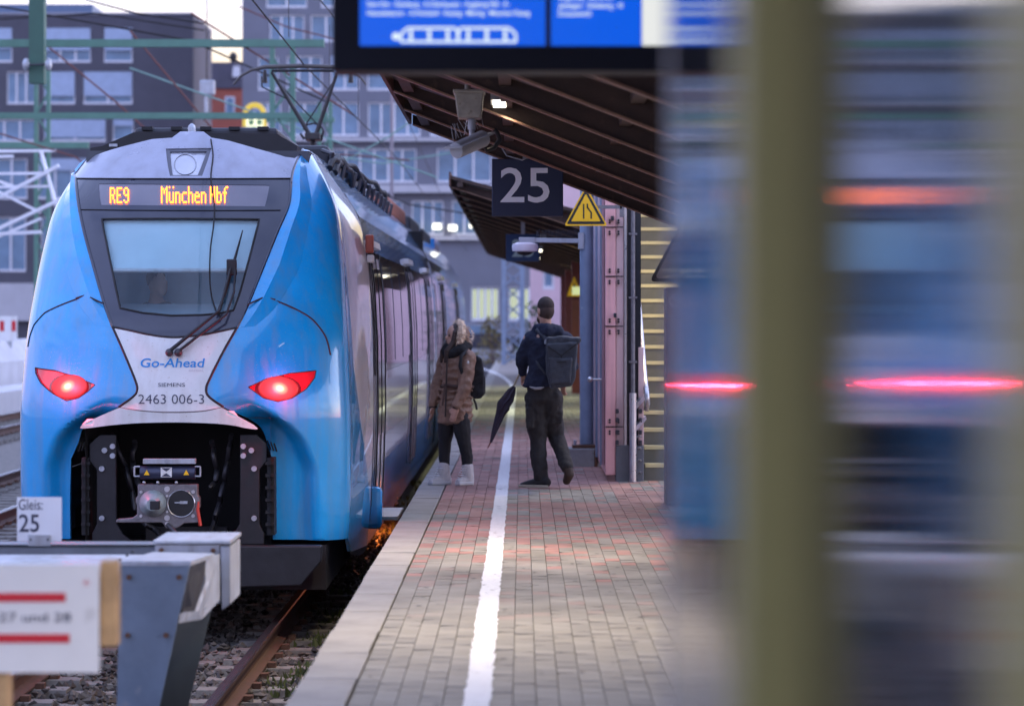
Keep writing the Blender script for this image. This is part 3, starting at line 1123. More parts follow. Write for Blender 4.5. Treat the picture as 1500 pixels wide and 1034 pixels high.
# the coupler bay: opening box, frames and the automatic coupler
m = MB()
x0, x1, z0, z1, ya, yb = TX - .73, TX + .73, ZR + .45, ZR + 1.62, D0 + .10, D0 + 1.3
m.add([(x0, ya, z0), (x1, ya, z0), (x1, ya, z1), (x0, ya, z1), (x0 + .1, yb, z0), (x1 - .1, yb, z0), (x1 - .1, yb, z1), (x0 + .1, yb, z1)],
      [(0, 1, 5, 4), (3, 7, 6, 2), (0, 4, 7, 3), (1, 2, 6, 5), (4, 5, 6, 7)])
m.build('coupler_bay', mat('bay_black', (.008, .008, .010), .75, var=.2), train)


def fx(px):
    return TX + (px - 258) / 187.0


def fz(py):
    return CAMZ - (py - HY) / 187.0


yf = D0 + .16
for s in (-1, 1):
    def mx_(px):
        return fx(px) if s > 0 else 2 * TX - fx(px) - .015
    m = MB()
    poly = [(348, 638), (372, 638), (388, 652), (388, 676), (377, 690), (377, 770), (384, 784), (384, 800), (318, 800), (338, 785), (347, 770), (348, 700)]
    m.prism([(mx_(a), fz(b)) for a, b in poly], yf, yf + .05, 'y')
    fr = m.build('coupler_frame', black_p, train, recalc=True, bevel=.008)
    for a, b in ((353, 655), (365, 661), (353, 669), (369, 688), (369, 761)):
        MB().tube([(mx_(a), yf - .022, fz(b)), (mx_(a), yf + .01, fz(b))], .022, 10).build('bolt', galv, fr, smooth=60)
    m = MB()
    m.box(min(mx_(388), mx_(399)), max(mx_(388), mx_(399)), yf + .0, yf + .4, fz(786), fz(672))
    for k in range(6):
        zz = fz(680 + k * 18)
        m.box(min(mx_(386), mx_(399)), max(mx_(386), mx_(399)), yf - .025, yf + .03, zz - .012, zz + .012)
    m.build('bay_ribs', black_r, train)
    for k in range(5):   # vent slots in the cheek
        a, b = (381 + k * 5.2, 641 + k * 2), (388 + k * 4.4, 657 + k * 1)
        if s < 0:
            a, b = (516 - a[0] + 5, a[1]), (516 - b[0] + 5, b[1])
        nose_line('vent_slot', black_r, [a, b], .006, off=.003, sm=False)
m = MB()
m.box(fx(318 - 120), fx(320), D0 + .6, D0 + .66, fz(800), fz(780))
m.build('bay_cross_beam', black_p, train)
cp = MB()
yc = D0 - .12
cp.prism([(fx(204), fz(708)), (fx(291), fz(708)), (fx(291), fz(724)), (fx(294), fz(728)), (fx(294), fz(742)), (fx(291), fz(745)), (fx(293), fz(764)), (fx(272), fz(765)), (fx(262), fz(772)), (fx(245), fz(772)), (fx(240), fz(764)), (fx(172), fz(764)), (fx(173), fz(759)), (fx(196), fz(757)), (fx(203), fz(752)), (fx(203), fz(738)), (fx(201), fz(736)), (fx(201), fz(728)), (fx(204), fz(725))], yc, yc + .10, 'y')
cpl = cp.build('coupler_head', castst, train, recalc=True, bevel=.008)
cc = (fx(267.5), fz(736))
MB().tube([(cc[0], yc - .004, cc[1]), (cc[0], yc + .02, cc[1])], .105, 28).build('coupler_cup', mat('cup_black', (.01, .01, .012), .5, var=0), cpl, smooth=40)
rg = MB()
rg.tube([(cc[0] + .105 * math.cos(a), yc - .006, cc[1] + .105 * math.sin(a)) for a in np.linspace(0, 2 * math.pi, 33)], .006, 6)
rg.build('coupler_cup_rim', steel, cpl, smooth=60)
MB().box(cc[0] - .01, cc[0] + .05, yc - .02, yc - .002, cc[1] - .002, cc[1] + .02).box(cc[0] - .05, cc[0] + .01, yc - .015, yc - .002, cc[1] + .003, cc[1] + .012).build('coupler_hook', galv, cpl)
c2 = (fx(226), fz(736))
cone = MB().tube([(c2[0], yc + .02, c2[1]), (c2[0] + .005, yc - .05, c2[1]), (c2[0] + .012, yc - .13, c2[1]), (c2[0] + .015, yc - .16, c2[1])], [.108, .10, .065, .045], 28)
cone.build('coupler_cone', mat('cone_grey', (.30, .36, .38), .45, .3, .2, 14), cpl, smooth=50)
MB().box(c2[0] + .0, c2[0] + .075, yc - .175, yc - .06, c2[1] - .035, c2[1] + .03).build('coupler_latch', black_p, cpl, bevel=.006)
for a, b, r in ((247, 715, .022), (247, 757, .022), (247, 765, .015), (247, 725, .009), (247, 748, .009), (209, 719, .012), (285, 719, .014), (209, 754, .012), (285, 754, .014)):
    MB().tube([(fx(a), yc - .012, fz(b)), (fx(a), yc + .01, fz(b))], r, 14).build('bolt', steel, cpl, smooth=50)
ec = MB()
ec.tube([(fx(208), yc + .0, fz(691)), (fx(288), yc + .0, fz(691))], .052, 18)
ec = ec.build('electric_coupler', mat('coupler_box', (.035, .04, .075), .35, .2, .15), train, smooth=50)
MB().box(fx(213), fx(289), yc - .055, yc + .02, fz(678), fz(670.5)).build('coupler_cover', galv, ec, bevel=.004)
for a, b in ((200, 208), (288, 296)):
    m = MB()
    for q0, q1 in (((a, 682), (b, 682)), ((a, 696), (b, 696)), ((a if a < 250 else b, 682), (a if a < 250 else b, 696))):
        m.tube([(fx(q0[0]), yc - .03, fz(q0[1])), (fx(q1[0]), yc - .03, fz(q1[1]))], .007, 6)
    m.build('coupler_handle', galv, ec)
m = MB()
m.box(fx(239), fx(255), yc - .058, yc - .05, fz(697), fz(683))
lab = m.build('maker_plate', white_p, ec)
MB().add([(fx(240), yc - .061, fz(683.6)), (fx(254), yc - .061, fz(683.6)), (fx(247), yc - .061, fz(689))], [(0, 2, 1)]).add([(fx(240), yc - .061, fz(696)), (fx(254), yc - .061, fz(696)), (fx(247), yc - .061, fz(691))], [(0, 1, 2)]).build('maker_mark', dk, lab)
for a in (218.5, 276):
    MB().prism([(fx(a - 4), fz(694)), (fx(a + 4), fz(694)), (fx(a), fz(686.5))], yc - .058, yc - .050, 'y').build('warning_triangle', mat('sign_yellow', (.90, .50, .005), .5, 0, .04), ec)
for a in (214, 234, 261):
    MB().ell((fx(a), yc - .03, fz(705)), (.013, .013, .013)).build('bolt', steel, ec, smooth=180)
MB().tube([(fx(248), yc - .02, fz(766)), (fx(258), yc - .06, fz(775)), (fx(275), yc - .1, fz(790)), (fx(290), yc - .12, fz(802))], .018, 8).build('coupler_hose', dark_st, train, smooth=60)
MB().tube([(fx(293), yc - .01, fz(733)), (fx(292), yc - .02, fz(745)), (fx(296), yc - .02, fz(768))], [.008, .014, .014], 6).build('release_handle', mat('handle_red', (.55, .04, .02), .5), train, smooth=60)
for a in (((150, 640), (175, 700), (190, 760), (225, 790)), ((330, 640), (322, 690), (312, 740), (300, 785)), ((300, 650), (308, 700), (298, 720)), ((185, 650), (182, 690), (196, 722))):
    MB().tube([(fx(p), D0 + .45 + .05 * math.sin(k * 2.0), fz(q)) for k, (p, q) in enumerate(smooth_px(a, 5))], .022, 7).build('air_hose', dark_st, train, smooth=60)
# snow plough under the nose
m = MB()
m.prism([(fx(-10), fz(800)), (fx(470), fz(800)), (fx(470), fz(822)), (fx(440), fz(858)), (fx(300), fz(862)), (fx(40), fz(862)), (fx(-10), fz(830))], D0 + .02, D0 + .16, 'y')
m.build('snow_plough', black_p, train, recalc=True, bevel=.01)
m = MB()
m.box(TX - 1.15, TX + 1.15, D0 + .3, D0 + 6.5, ZR + .25, ZR + .60)
m.build('underframe', mat('underframe_black', (.012, .012, .013), .8), train)
# ------------------------------------------------------------------ the train: body, roof, pantograph
Y1, YC, Y2 = D0 + YN, 43.0, 66.0
zz = [.42, .7, 1.05, 1.9]
blue_side = mat('body_blue', (.02, .20, .52), .22, 0, .06, 2.0, coat=.8)
band = mat('window_band', (.085, .085, .11), .08, 0, .05, 2.0, coat=1.0)
rail_sky_blue = mat('cantrail_sky_blue', (.16, .34, .62), .22, 0, .06, 2.0, coat=.9)  # blue of the mirrored sky put into the cantrail paint


def body_strip(name, zs, m, y0, y1):
    mb = MB()
    for s in (-1, 1):
        for a, b in zip(zs, zs[1:]):
            q = [(TX + s * float(Wf(a)), y0, a + ZR), (TX + s * float(Wf(a)), y1, a + ZR), (TX + s * float(Wf(b)), y1, b + ZR), (TX + s * float(Wf(b)), y0, b + ZR)]
            mb.add(q, [(0, 1, 2, 3) if s > 0 else (3, 2, 1, 0)])
    return mb.build(name, m, train, smooth=50)


for a, b in ((Y1, YC - .35), (YC + .35, Y2)):
    body_strip('skirt_panel', [.42, .6, .8, 1.05], blue_side, a, b)
    body_strip('side_panel', [1.053, 1.3, 1.6, 1.9], silver, a, b)
    body_strip('window_band', [1.903, 2.3, 2.7, 3.0], band, a, b)
    body_strip('cantrail', [3.003, 3.15, 3.3, 3.45, 3.6, 3.72, 3.82], rail_sky_blue, a, b)
    MB().box(TX - .93, TX + .93, a - (1.15 if a == Y1 else 0), b, ZR + 3.70, ZR + 3.80).build('roof', mat('roof_grey', (.07, .075, .09), .6), train)
    MB().box(TX - 1.2, TX + 1.2, a, b, ZR + .30, ZR + .75).build('underframe', MATS['underframe_black'], train)
MB().box(TX - 1.2, TX + 1.2, YC - .36, YC + .36, ZR + .7, ZR + 3.7).build('gangway_bellows', black_r, train)


def sx_(z, out=0.0):
    return TX + float(Wf(z)) + out


def side_quad(mb, y0, y1, zlist, out, th=.012):
    for a, b in zip(zlist, zlist[1:]):
        xa, xb = sx_(a, out), sx_(b, out)
        q = [(xa, y0, a + ZR), (xa, y1, a + ZR), (xb, y1, b + ZR), (xb, y0, b + ZR)]
        q += [(x - th, y, z) for x, y, z in q]
        mb.add(q, [(0, 1, 2, 3), (7, 6, 5, 4), (0, 4, 5, 1), (2, 6, 7, 3), (1, 5, 6, 2), (0, 3, 7, 4)])
    return mb


door_gls = mat('door_glass', (.03, .035, .05), .05, 0, .05, coat=1.0)
first_door = None
for yd in (25.35, 33.4, 39.6, 47.2, 57.2):
    dr = bpy.data.objects.new('door', None)
    COL.objects.link(dr)
    dr.parent = train
    dr.location = (0, yd - D0, 0)
    for y0, y1 in ((yd, yd + .64), (yd + .67, yd + 1.31)):
        lf = side_quad(MB(), y0, y1, [.72, 1.05, 1.6, 2.2, 2.7, 2.95], .016).build('door_leaf', silver, dr)
        # glass as a sheet on the leaf, kept as sub-part depth of the door
        side_quad(MB(), y0 + .09, y1 - .09, [1.35, 1.6, 2.2, 2.7, 2.85], .021).build('door_glass', door_gls, dr)
    for y0, y1 in ((yd - .07, yd - .01), (yd + .645, yd + .665), (yd + 1.32, yd + 1.38)):
        side_quad(MB(), y0, y1, [.70, 1.05, 1.6, 2.2, 2.7, 3.0], .026).build('door_seal', black_r, dr)
    side_quad(MB(), yd - .05, yd + 1.36, [3.04, 3.10], .05, .05).build('door_lamp_bar', mat('bar_silver', (.6, .58, .56), .3, .5), dr)
for y0, y1 in ((27.3, 29.0), (29.2, 30.9), (31.1, 32.9), (35.3, 37.0), (37.2, 39.2), (41.1, 42.4), (44.0, 45.4), (45.6, 47.0), (49.0, 51.0), (51.2, 53.2), (53.4, 55.4), (55.6, 56.9)):
    side_quad(MB(), y0, y1, [1.98, 2.3, 2.7, 2.93], .007).build('side_window', band, train)
# cab door side with its dark frame, lamp cluster and recess
side_quad(MB(), Y1 + .08, Y1 + .13, [.75, 1.4, 2.0, 2.6, 3.0, 3.3, 3.5], .006).build('cab_door_seal', dark_st, train)
side_quad(MB(), Y1 + .16, Y1 + .36, [1.9, 2.4, 2.9], .006).build('cab_side_window', band, train)
MB().obox((sx_(3.05, .05), Y1 - .1, ZR + 3.05), (.07, .10, .16)).build('side_camera', mat('camera_red', (.45, .10, .06), .4), train, bevel=.012)
MB().obox((sx_(3.00, .05), Y1 - .1, ZR + 2.92), (.06, .09, .07)).build('side_marker', white_p, train, bevel=.012)
side_quad(MB(), Y1 + .02, Y1 + .10, [.62, .95], .004).build('step_recess', mat('recess_blue', (.01, .08, .22), .4), train)
m = MB()
m.prism([(Y1 + .12, ZR + .55), (Y1 + .42, ZR + .55), (Y1 + .42, ZR + .76), (Y1 + .32, ZR + .92), (Y1 + .12, ZR + .92)], TX + 1.24, TX + 1.475, 'x')
m.build('step_fairing', blue, train, bevel=.045, recalc=True)
MB().tube([(TX + 1.22, Y1 + .4, ZR + .44), (TX + 1.26, Y1 + .02, ZR + .42)], [.085, .095], 12).build('air_reservoir', castst, train, smooth=50)
st = MB().box(TX + 1.30, TX + 1.60, 25.40, 26.60, -.16, -.125).build('sliding_step', mat('step_tread', (.50, .44, .36), .5, .2, .15), train, bevel=.006)
# small unseen lamp added under the train to light the ballast orange
so = MB().box(TX + .66, TX + .74, 33.9, 34.1, ZR + .25, ZR + .30).build('underframe_lamp', glow('underframe_lamp_orange', (1, .25, .04), 3.0), train)
ld = bpy.data.lights.new('underframe_lamp_light', 'POINT')
ld.energy, ld.color, ld.shadow_soft_size = 40 * LK, (1, .24, .05), .05
l = bpy.data.objects.new('underframe_lamp_light', ld)
COL.objects.link(l)
l.parent = train
l.location = Vector((TX + .70, 34.0, ZR + .18)) - Vector((TX, D0, ZR))
# bogie seen in the gap
for yb in (29.6, 32.2, 42.0, 44.2):
    b_ = MB().tube([(TX + .70, yb, ZR + .43), (TX + .82, yb, ZR + .43)], .43, 28).build('wheel', castst, train, smooth=40)
    MB().obox((TX + 1.0, yb, ZR + .45), (.22, .35, .30)).build('axle_box', dark_st, train, bevel=.03)
MB().box(TX + .95, TX + 1.15, 29.3, 32.5, ZR + .62, ZR + .80).build('bogie_frame', black_p, train)
sp = MB()
for k in range(9):
    zc = ZR + .34 + k * .055
    sp.tube([(TX + 1.28 + .07 * math.cos(a), 30.9 + .07 * math.sin(a), zc + .055 * a / 6.28) for a in np.linspace(0, 6.28, 13)], .016, 5)
sp.build('bogie_spring', mat('spring_orange', (.42, .12, .05), .5, 0, .3), train, smooth=60)

# roof: black fairing behind the cap, antenna, equipment, hoses
m = MB()
ya = D0 + 2.15


def rx(px, d=None):
    return (px - HX) / FPX * (d or ya)


def rz(py, d=None):
    return CAMZ - (py - HY) / FPX * (d or ya)


m.prism([(rx(132), rz(217)), (rx(150), rz(214)), (rx(196), rz(194)), (rx(404), rz(196)), (rx(436), rz(214)), (rx(432), rz(245)), (rx(134), rz(245))], ya, ya + 1.1, 'y')
m.build('roof_fairing', black_p, train, recalc=True)
m = MB()
m.box(rx(195), rx(405), ya + .1, ya + 3.2, rz(200), rz(186))
m.build('roof_housing', mat('housing_black', (.03, .032, .042), .5), train, bevel=.03)
for a in (214, 257, 300, 342, 384):
    MB().box(rx(a - 8), rx(a + 8), ya + .06, ya + .14, rz(190), rz(185)).build('housing_latch', black_r, train)
MB().tube([(rx(281, ya - .1), ya - .1, rz(200, ya - .1)), (rx(281, ya - .1), ya - .1, rz(188, ya - .1)), (rx(281, ya - .1), ya - .1, rz(184, ya - .1)), (rx(281, ya - .1), ya - .1, rz(181, ya - .1))], [.034, .034, .028, .006], 12).build('antenna', galv, train, smooth=50)
MB().box(rx(160), rx(172), ya - .01, ya, rz(215), rz(211)).build('rating_plate', galv, train)
for y0, y1, xx, h, mm in ((26.6, 29.6, .90, .22, 'housing_black'), (30.5, 33.0, .88, .20, 'housing_black'), (38.2, 43.6, .92, .24, None), (46, 50, .9, .26, 'housing_black'), (52, 56, .9, .24, 'housing_black')):
    mm_ = MATS[mm] if mm else mat('rusty_housing', (.30, .10, .06), .6, 0, .3, 3)
    MB().box(TX - xx, TX + xx, y0, y1, ZR + 3.80, ZR + 3.80 + h).build('roof_equipment', mm_, train, bevel=.04)
for k, (y0, y1, h) in enumerate(((25.4, 28.4, .16), (26.2, 31.5, .22), (28.5, 37.5, .26), (33.0, 39.5, .28))):
    pp = []
    for t in np.linspace(0, 1, 22):
        pp.append((TX + .99 - k * .03 + .03 * math.sin(t * 9 + k), y0 + (y1 - y0) * t, ZR + 3.74 + h * math.sin(math.pi * t) ** .6 + .02 * math.sin(t * 23)))
    MB().tube(pp, .03, 7).build('roof_cable', black_r, train, smooth=60)
for k in range(14):
    y_ = 25.6 + k * .9
    MB().tube([(TX + .96, y_, ZR + 3.70), (TX + 1.0, y_, ZR + 3.88), (TX + .9, y_ + .15, ZR + 3.92)], .022, 6).build('cable_clip', dark_st, train)
EMB = MB().box(TX + .75, TX + .97, 56.5, 60, ZR + 3.78, ZR + 3.98).build('roof_equipment', blue_side, train)

# pantograph, raised, seen along the track
dp = 36.8
pg = MB()


def pp_(px, py, dy=0.0):
    return P(px, py, dp + dy)


pm = mat('pantograph_steel', (.035, .033, .035), .45, .3, .3, 8)
pan = MB().tube([pp_(458, 260), pp_(458, 206)], .035, 8).build('pantograph', pm, train)
MB().box(*(lambda a, b: (a.x, b.x, dp - .2, dp + .2, b.z, a.z))(pp_(448, 196), pp_(470, 206))).build('pantograph_knuckle', pm, pan, bevel=.01)
for a, b, r in (((455, 200), (398, 106), .03), ((462, 200), (494, 106), .03), ((470, 206), (474, 192), .02), ((446, 204), (440, 196), .02)):
    MB().tube([pp_(*a), pp_(*b)], [r, r * .7], 8).build('pantograph_arm', pm, pan, smooth=60)
for a, b in (((408, 122), (470, 188)), ((487, 122), (446, 186)), ((384, 128), (420, 145)), ((383, 112), (384, 128))):
    MB().tube([pp_(*a, .05), pp_(*b, .05)], .010, 6).build('pantograph_stay', pm, pan)
MB().tube([pp_(444, 190), pp_(450, 183), pp_(460, 181), pp_(470, 185), pp_(474, 192)], .012, 6).build('pantograph_bow', pm, pan)
for dy in (-.25, .25):
    MB().tube([pp_(342, 124, dy), pp_(352, 112, dy), pp_(368, 103, dy), pp_(388, 98.5, dy), pp_(440, 97, dy), pp_(490, 98.5, dy), pp_(512, 103, dy), pp_(528, 113, dy), pp_(536, 124, dy)], [.014, .016, .02, .028, .03, .028, .02, .016, .014], 8).build('collector_strip', mat('collector_grey', (.10, .09, .085), .5, .4), pan, smooth=60)
    MB().tube([pp_(398, 104, dy), pp_(490, 104, dy)], .02, 6).build('head_tube', pm, pan)
for px in (388, 514):
    MB().tube([pp_(px, 103), pp_(px, 122)], [.02, .035], 8).build('head_spring', pm, pan)
for px in (440, 470):
    MB().tube([pp_(px, 262), pp_(px, 230)], .06, 10).build('insulator', castst, pan)

# driver in the cab
drv = thing('person', 'train driver seen dimly through the windscreen under the white blind', 'person', P(228, 425, D0 + 1.12))
hc = P(230, 413, D0 + 1.12)
m = MB()
m.ell(hc, (.075, .10, .12)).ell(hc + Vector((.045, -.04, -.05)), (.05, .06, .07)).ell(hc + Vector((.075, -.03, -.01)), (.02, .02, .025))
m.limb([hc + Vector((-.01, .02, -.1)), hc + Vector((-.01, .04, -.2))], [.055, .065])
m.limb([hc + Vector((-.2, .05, -.28)), hc + Vector((.18, .05, -.28))], [.08, .08])
m.limb([hc + Vector((0, .05, -.28)), hc + Vector((0, .05, -.7))], [(.2, .13), (.2, .13)])
skin = mat('skin', (.50, .29, .21), .5, 0, .06, 8)
o = m.build('body', skin, drv)
md = o.modifiers.new('surface', 'REMESH')
md.mode, md.voxel_size, md.use_smooth_shade = 'VOXEL', .014, True
m = MB().ell(hc + Vector((-.01, .012, .03)), (.082, .105, .105))
m.build('hair', mat('dark_hair', (.025, .018, .014), .7), drv, smooth=180)
m = MB().limb([hc + Vector((-.2, .05, -.3)), hc + Vector((.18, .05, -.3))], [.095, .095]).limb([hc + Vector((0, .05, -.3)), hc + Vector((0, .05, -.72))], [(.23, .15), (.24, .16)])
o = m.build('jacket', mat('driver_jacket', (.03, .04, .06), .8), drv)
md = o.modifiers.new('surface', 'REMESH')
md.mode, md.voxel_size, md.use_smooth_shade = 'VOXEL', .02, True
# ------------------------------------------------------------------ buffer stop in front of the train
db = 15.0
bs = thing('buffer_stop', 'galvanized buffer stop with flared legs and cross beam at the end of the track', 'buffer stop', (TX, db, ZR))


def B(px, py, d=db):
    p = P(px, py, d)
    return p


def pbox(m, px0, px1, py0, py1, d0, d1, mi=0):
    """box whose near face covers the given pixels at distance d0"""
    a, b = P(px0, py0, d0), P(px1, py1, d0)
    return m.box(a.x, b.x, d0, d1, b.z, a.z, mi)


m = MB()
# cross beam, an upright channel
a, b = P(-160, 800, 15.2), P(240, 826, 15.2)
m.box(a.x, b.x, 15.2, 15.32, b.z, a.z)
m.box(a.x, b.x, 15.2, 15.55, a.z - .012, a.z + .0)
m.build('cross_beam', mat('beam_grey', (.16, .18, .21), .5, .3, .2, 6, bump=.1), bs, bevel=.004)
m = MB()
pbox(m, 227, 322, 797, 884, 15.0, 15.5)
pbox(m, 224, 338, 791, 797, 14.98, 15.55)
m2 = MB()
a, b = P(322, 797, 15.0), P(338, 888, 15.0)
blk = m.build('buffer_block', galv, bs, bevel=.006)
m2.prism([(a.x + .004, a.z - .01), (b.x, a.z - .01), (b.x, P(0, 884, 15).z), (a.x + .012, P(0, 893, 15).z)], 14.99, 15.5, 'y')
m2.build('block_cheek', galv, bs, recalc=True, bevel=.004)
for s, nm in ((1, 'buffer_leg'), (-1, 'buffer_leg')):
    def L(px, py, d):
        p = P(px, py, d)
        return p if s > 0 else Vector((2 * TX - p.x + .12, p.y, p.z))
    m = MB()
    zb = ZR - .15
    f0, f1 = 13.6, 13.62
    # wide front plate, tapering downwards
    A = [L(176, 822, 13.6), L(279, 822, 13.6), L(233, 1034, 13.8), L(171, 1034, 13.8)]
    ext = [A[2] + (A[2] - A[1]) * .35, A[3] + (A[3] - A[0]) * .35]
    q = [A[0], A[1], ext[0], ext[1]]
    q2 = [p + Vector((0, .02, 0)) for p in q]
    m.add(q + q2, [(0, 1, 2, 3), (7, 6, 5, 4), (0, 4, 5, 1), (1, 5, 6, 2), (2, 6, 7, 3), (3, 7, 4, 0)])
    leg = m.build(nm, mat('leg_plate', (.20, .26, .34), .5, .15, .15, 4, bump=.1, spots=((.30, .33, .38), 10.0, .62)), bs, recalc=True)
    m = MB()
    q = [L(176, 822, 13.6), L(279, 822, 13.6), L(314, 810, 14.9), L(224, 808, 14.9)]
    q2 = [p - Vector((0, 0, .02)) for p in q]
    m.add(q + q2, [(0, 1, 2, 3), (7, 6, 5, 4), (0, 4, 5, 1), (1, 5, 6, 2), (2, 6, 7, 3), (3, 7, 4, 0)])
    m.build('leg_top_plate', galv, leg, recalc=True)
    m = MB()
    # web plate behind the front plate, with its cut-out flange
    q = [L(314, 812, 14.9), L(314, 880, 14.9), L(262, 913, 13.9), L(279, 824, 13.62), L(290, 830, 14.0), L(300, 850, 14.4), L(298, 868, 14.5), L(286, 896, 14.2), L(268, 900, 14.0), L(284, 836, 13.8)]
    w = [L(276, 824, 13.62), L(302, 816, 14.5), L(299, 850, 14.5), L(285, 896, 14.3), L(266, 899, 14.0)]
    w2 = [p - Vector((.012 * s, 0, 0)) for p in w]
    n = len(w)
    m.add(w + w2, [tuple(range(n)), tuple(range(2 * n - 1, n - 1, -1))] + [(i, (i + 1) % n, (i + 1) % n + n, i + n) for i in range(n)])
    m.build('leg_web', black_p, leg, recalc=True)
    m = MB()
    w = [L(316, 812, 14.9), L(316, 880, 14.9), L(290, 908, 14.5), L(262, 913, 13.9), L(264, 898, 13.9), L(284, 896, 14.3), L(301, 852, 14.6), L(300, 818, 14.6)]
    w2 = [p + Vector((.015 * s, .06, 0)) for p in w]
    n = len(w)
    m.add(w + w2, [tuple(range(n)), tuple(range(2 * n - 1, n - 1, -1))] + [(i, (i + 1) % n, (i + 1) % n + n, i + n) for i in range(n)])
    m.build('leg_flange', galv, leg, recalc=True)
    m = MB()
    a, b = L(248, 905, 14.1), L(312, 884, 14.8)
    c, d_ = L(224, 1034, 14.2), L(276, 1034, 14.8)
    q = [a, b, d_ + (d_ - b) * .35, c + (c - a) * .35]
    q2 = [p + Vector((-.03 * s, .06, 0)) for p in q]
    m.add(q + q2, [(0, 1, 2, 3), (7, 6, 5, 4), (0, 4, 5, 1), (1, 5, 6, 2), (2, 6, 7, 3), (3, 7, 4, 0)])
    m.build('leg_stem', mat('stem_green', (.022, .032, .032), .5, .2, .25, 5), leg, recalc=True)
    MB().box(*sorted((L(170, 0, 13.6).x, L(290, 0, 13.6).x)), 13.3, 15.8, ZR - .17, ZR + .02).build('leg_foot', black_p, leg)
for px, py in ((176, 837), (186, 831), (194, 826)):
    MB().ell(P(px, py, 14.0) + Vector((0, 0, .06)), (.008, .008, .006)).build('bolt', black_r, bs)
for px, py, d_ in ((236, 806, 14.985), (312, 806, 14.985), (236, 874, 14.985), (312, 874, 14.985), (189, 845, 13.6), (262, 845, 13.6), (187, 930, 13.69), (243, 930, 13.69)):
    p = P(px, py, d_)
    MB().tube([p + Vector((0, -.014, 0)), p + Vector((0, .012, 0))], .013, 6).build('bolt', rust, bs)
# hanging lower channel plate between beam and leg
m = MB()
q = [P(-160, 812, 14.6), P(228, 812, 14.9), P(196, 824, 14.2), P(172, 850, 13.9), P(120, 838, 14.0), P(-160, 838, 14.0)]
q2 = [p - Vector((0, -.01, .02)) for p in q]
n = len(q)
m.add(q + q2, [tuple(range(n)), tuple(range(2 * n - 1, n - 1, -1))] + [(i, (i + 1) % n, (i + 1) % n + n, i + n) for i in range(n)])
m.build('gusset_plate', galv, bs, recalc=True)

# "Gleis: 25" plate on the beam
gs = thing('track_number_sign', 'small white track sign reading Gleis: 25 clipped on the buffer beam', 'sign', P(57, 800, 15.25))
a, b = P(25, 728, 15.25), P(90, 792.5, 15.25)
pl = MB().box(a.x, b.x, 15.25, 15.256, b.z, a.z).build('sign_plate', mat('sign_white', (.74, .76, .80), .45, 0, .03, 3), gs)
put_text('Gleis:', 'lettering', dk, gs, P(27, 0, 15.24).x, P(62, 0, 15.24).x, 15.247, P(0, 746.5, 15.24).z, 16.5 / FPX * 15.24)
put_text('25', 'lettering', dk, gs, P(27.5, 0, 15.24).x, P(57, 0, 15.24).x, 15.247, P(0, 778.5, 15.24).z, 26.5 / FPX * 15.24, .01)
m = MB()
pbox(m, 41, 74, 783, 806, 15.235, 15.245)
cl = m.build('sign_clip', galv, gs, bevel=.002)
for px in (45, 70):
    MB().ell(P(px, 790, 15.232), (.006, .005, .006)).build('screw', dark_st, cl)

# white board in front, on a timber frame
d1 = 9.6
bd = thing('notice_board', 'white notice board with two red bars reading Gleis 27 und 28, on a timber post', 'notice board', (P(60, 0, d1).x, d1, ZR))
m = MB()
a, b = P(-190, 826, d1), P(145, 985, d1)
m.box(a.x, b.x, d1, d1 + .012, b.z, a.z)
m.build('board_panel', mat('board_white', (.70, .70, .66), .5, 0, .06, 2.0, spots=((.5, .49, .45), 9.0, .68)), bd)
for y0, y1, xe in ((868, 881, 96), (928, 941, 102)):
    m = MB()
    a, b = P(-150, y0, d1), P(xe, y1, d1)
    m.box(a.x, b.x, d1 - .003, d1 - .0005, b.z, a.z)
    m.build('red_bar', mat('bar_red', (.55, .015, .025), .5, 0, .05), bd)
put_text('Gleis 27 und 28', 'lettering', dk, bd, P(-62, 0, d1).x, P(104, 0, d1).x, d1 - .003, P(0, 910, d1).z, 14 / FPX * d1)
put_text('®', 'lettering', mat('bar_red', (.55, .015, .025)), bd, P(122, 0, d1).x, P(131, 0, d1).x, d1 - .003, P(0, 857, d1).z, 8 / FPX * d1)
timber = mat('timber', (.46, .29, .13), .7, 0, .25, 9, bump=.2)
for px0, px1 in ((147, 171), (-170, -140)):
    a, b = P(px0, 822, d1 + .03), P(px1, 946, d1 + .03)
    MB().box(a.x, b.x, d1 + .02, d1 + .12, b.z, a.z).build('timber_batten', timber, bd, bevel=.003)
MB().box(P(-30, 0, d1).x, P(10, 0, d1).x, d1 + .014, d1 + .11, ZR - .25, P(0, 840, d1).z).build('timber_post', timber, bd, bevel=.003)
MB().box(P(-170, 0, d1).x, P(171, 0, d1).x, d1 + .03, d1 + .1, P(0, 860, d1).z, P(0, 840, d1).z).build('timber_rail', timber, bd, bevel=.003)

# ------------------------------------------------------------------ platform canopies
SL = .34
EZ = 3.53


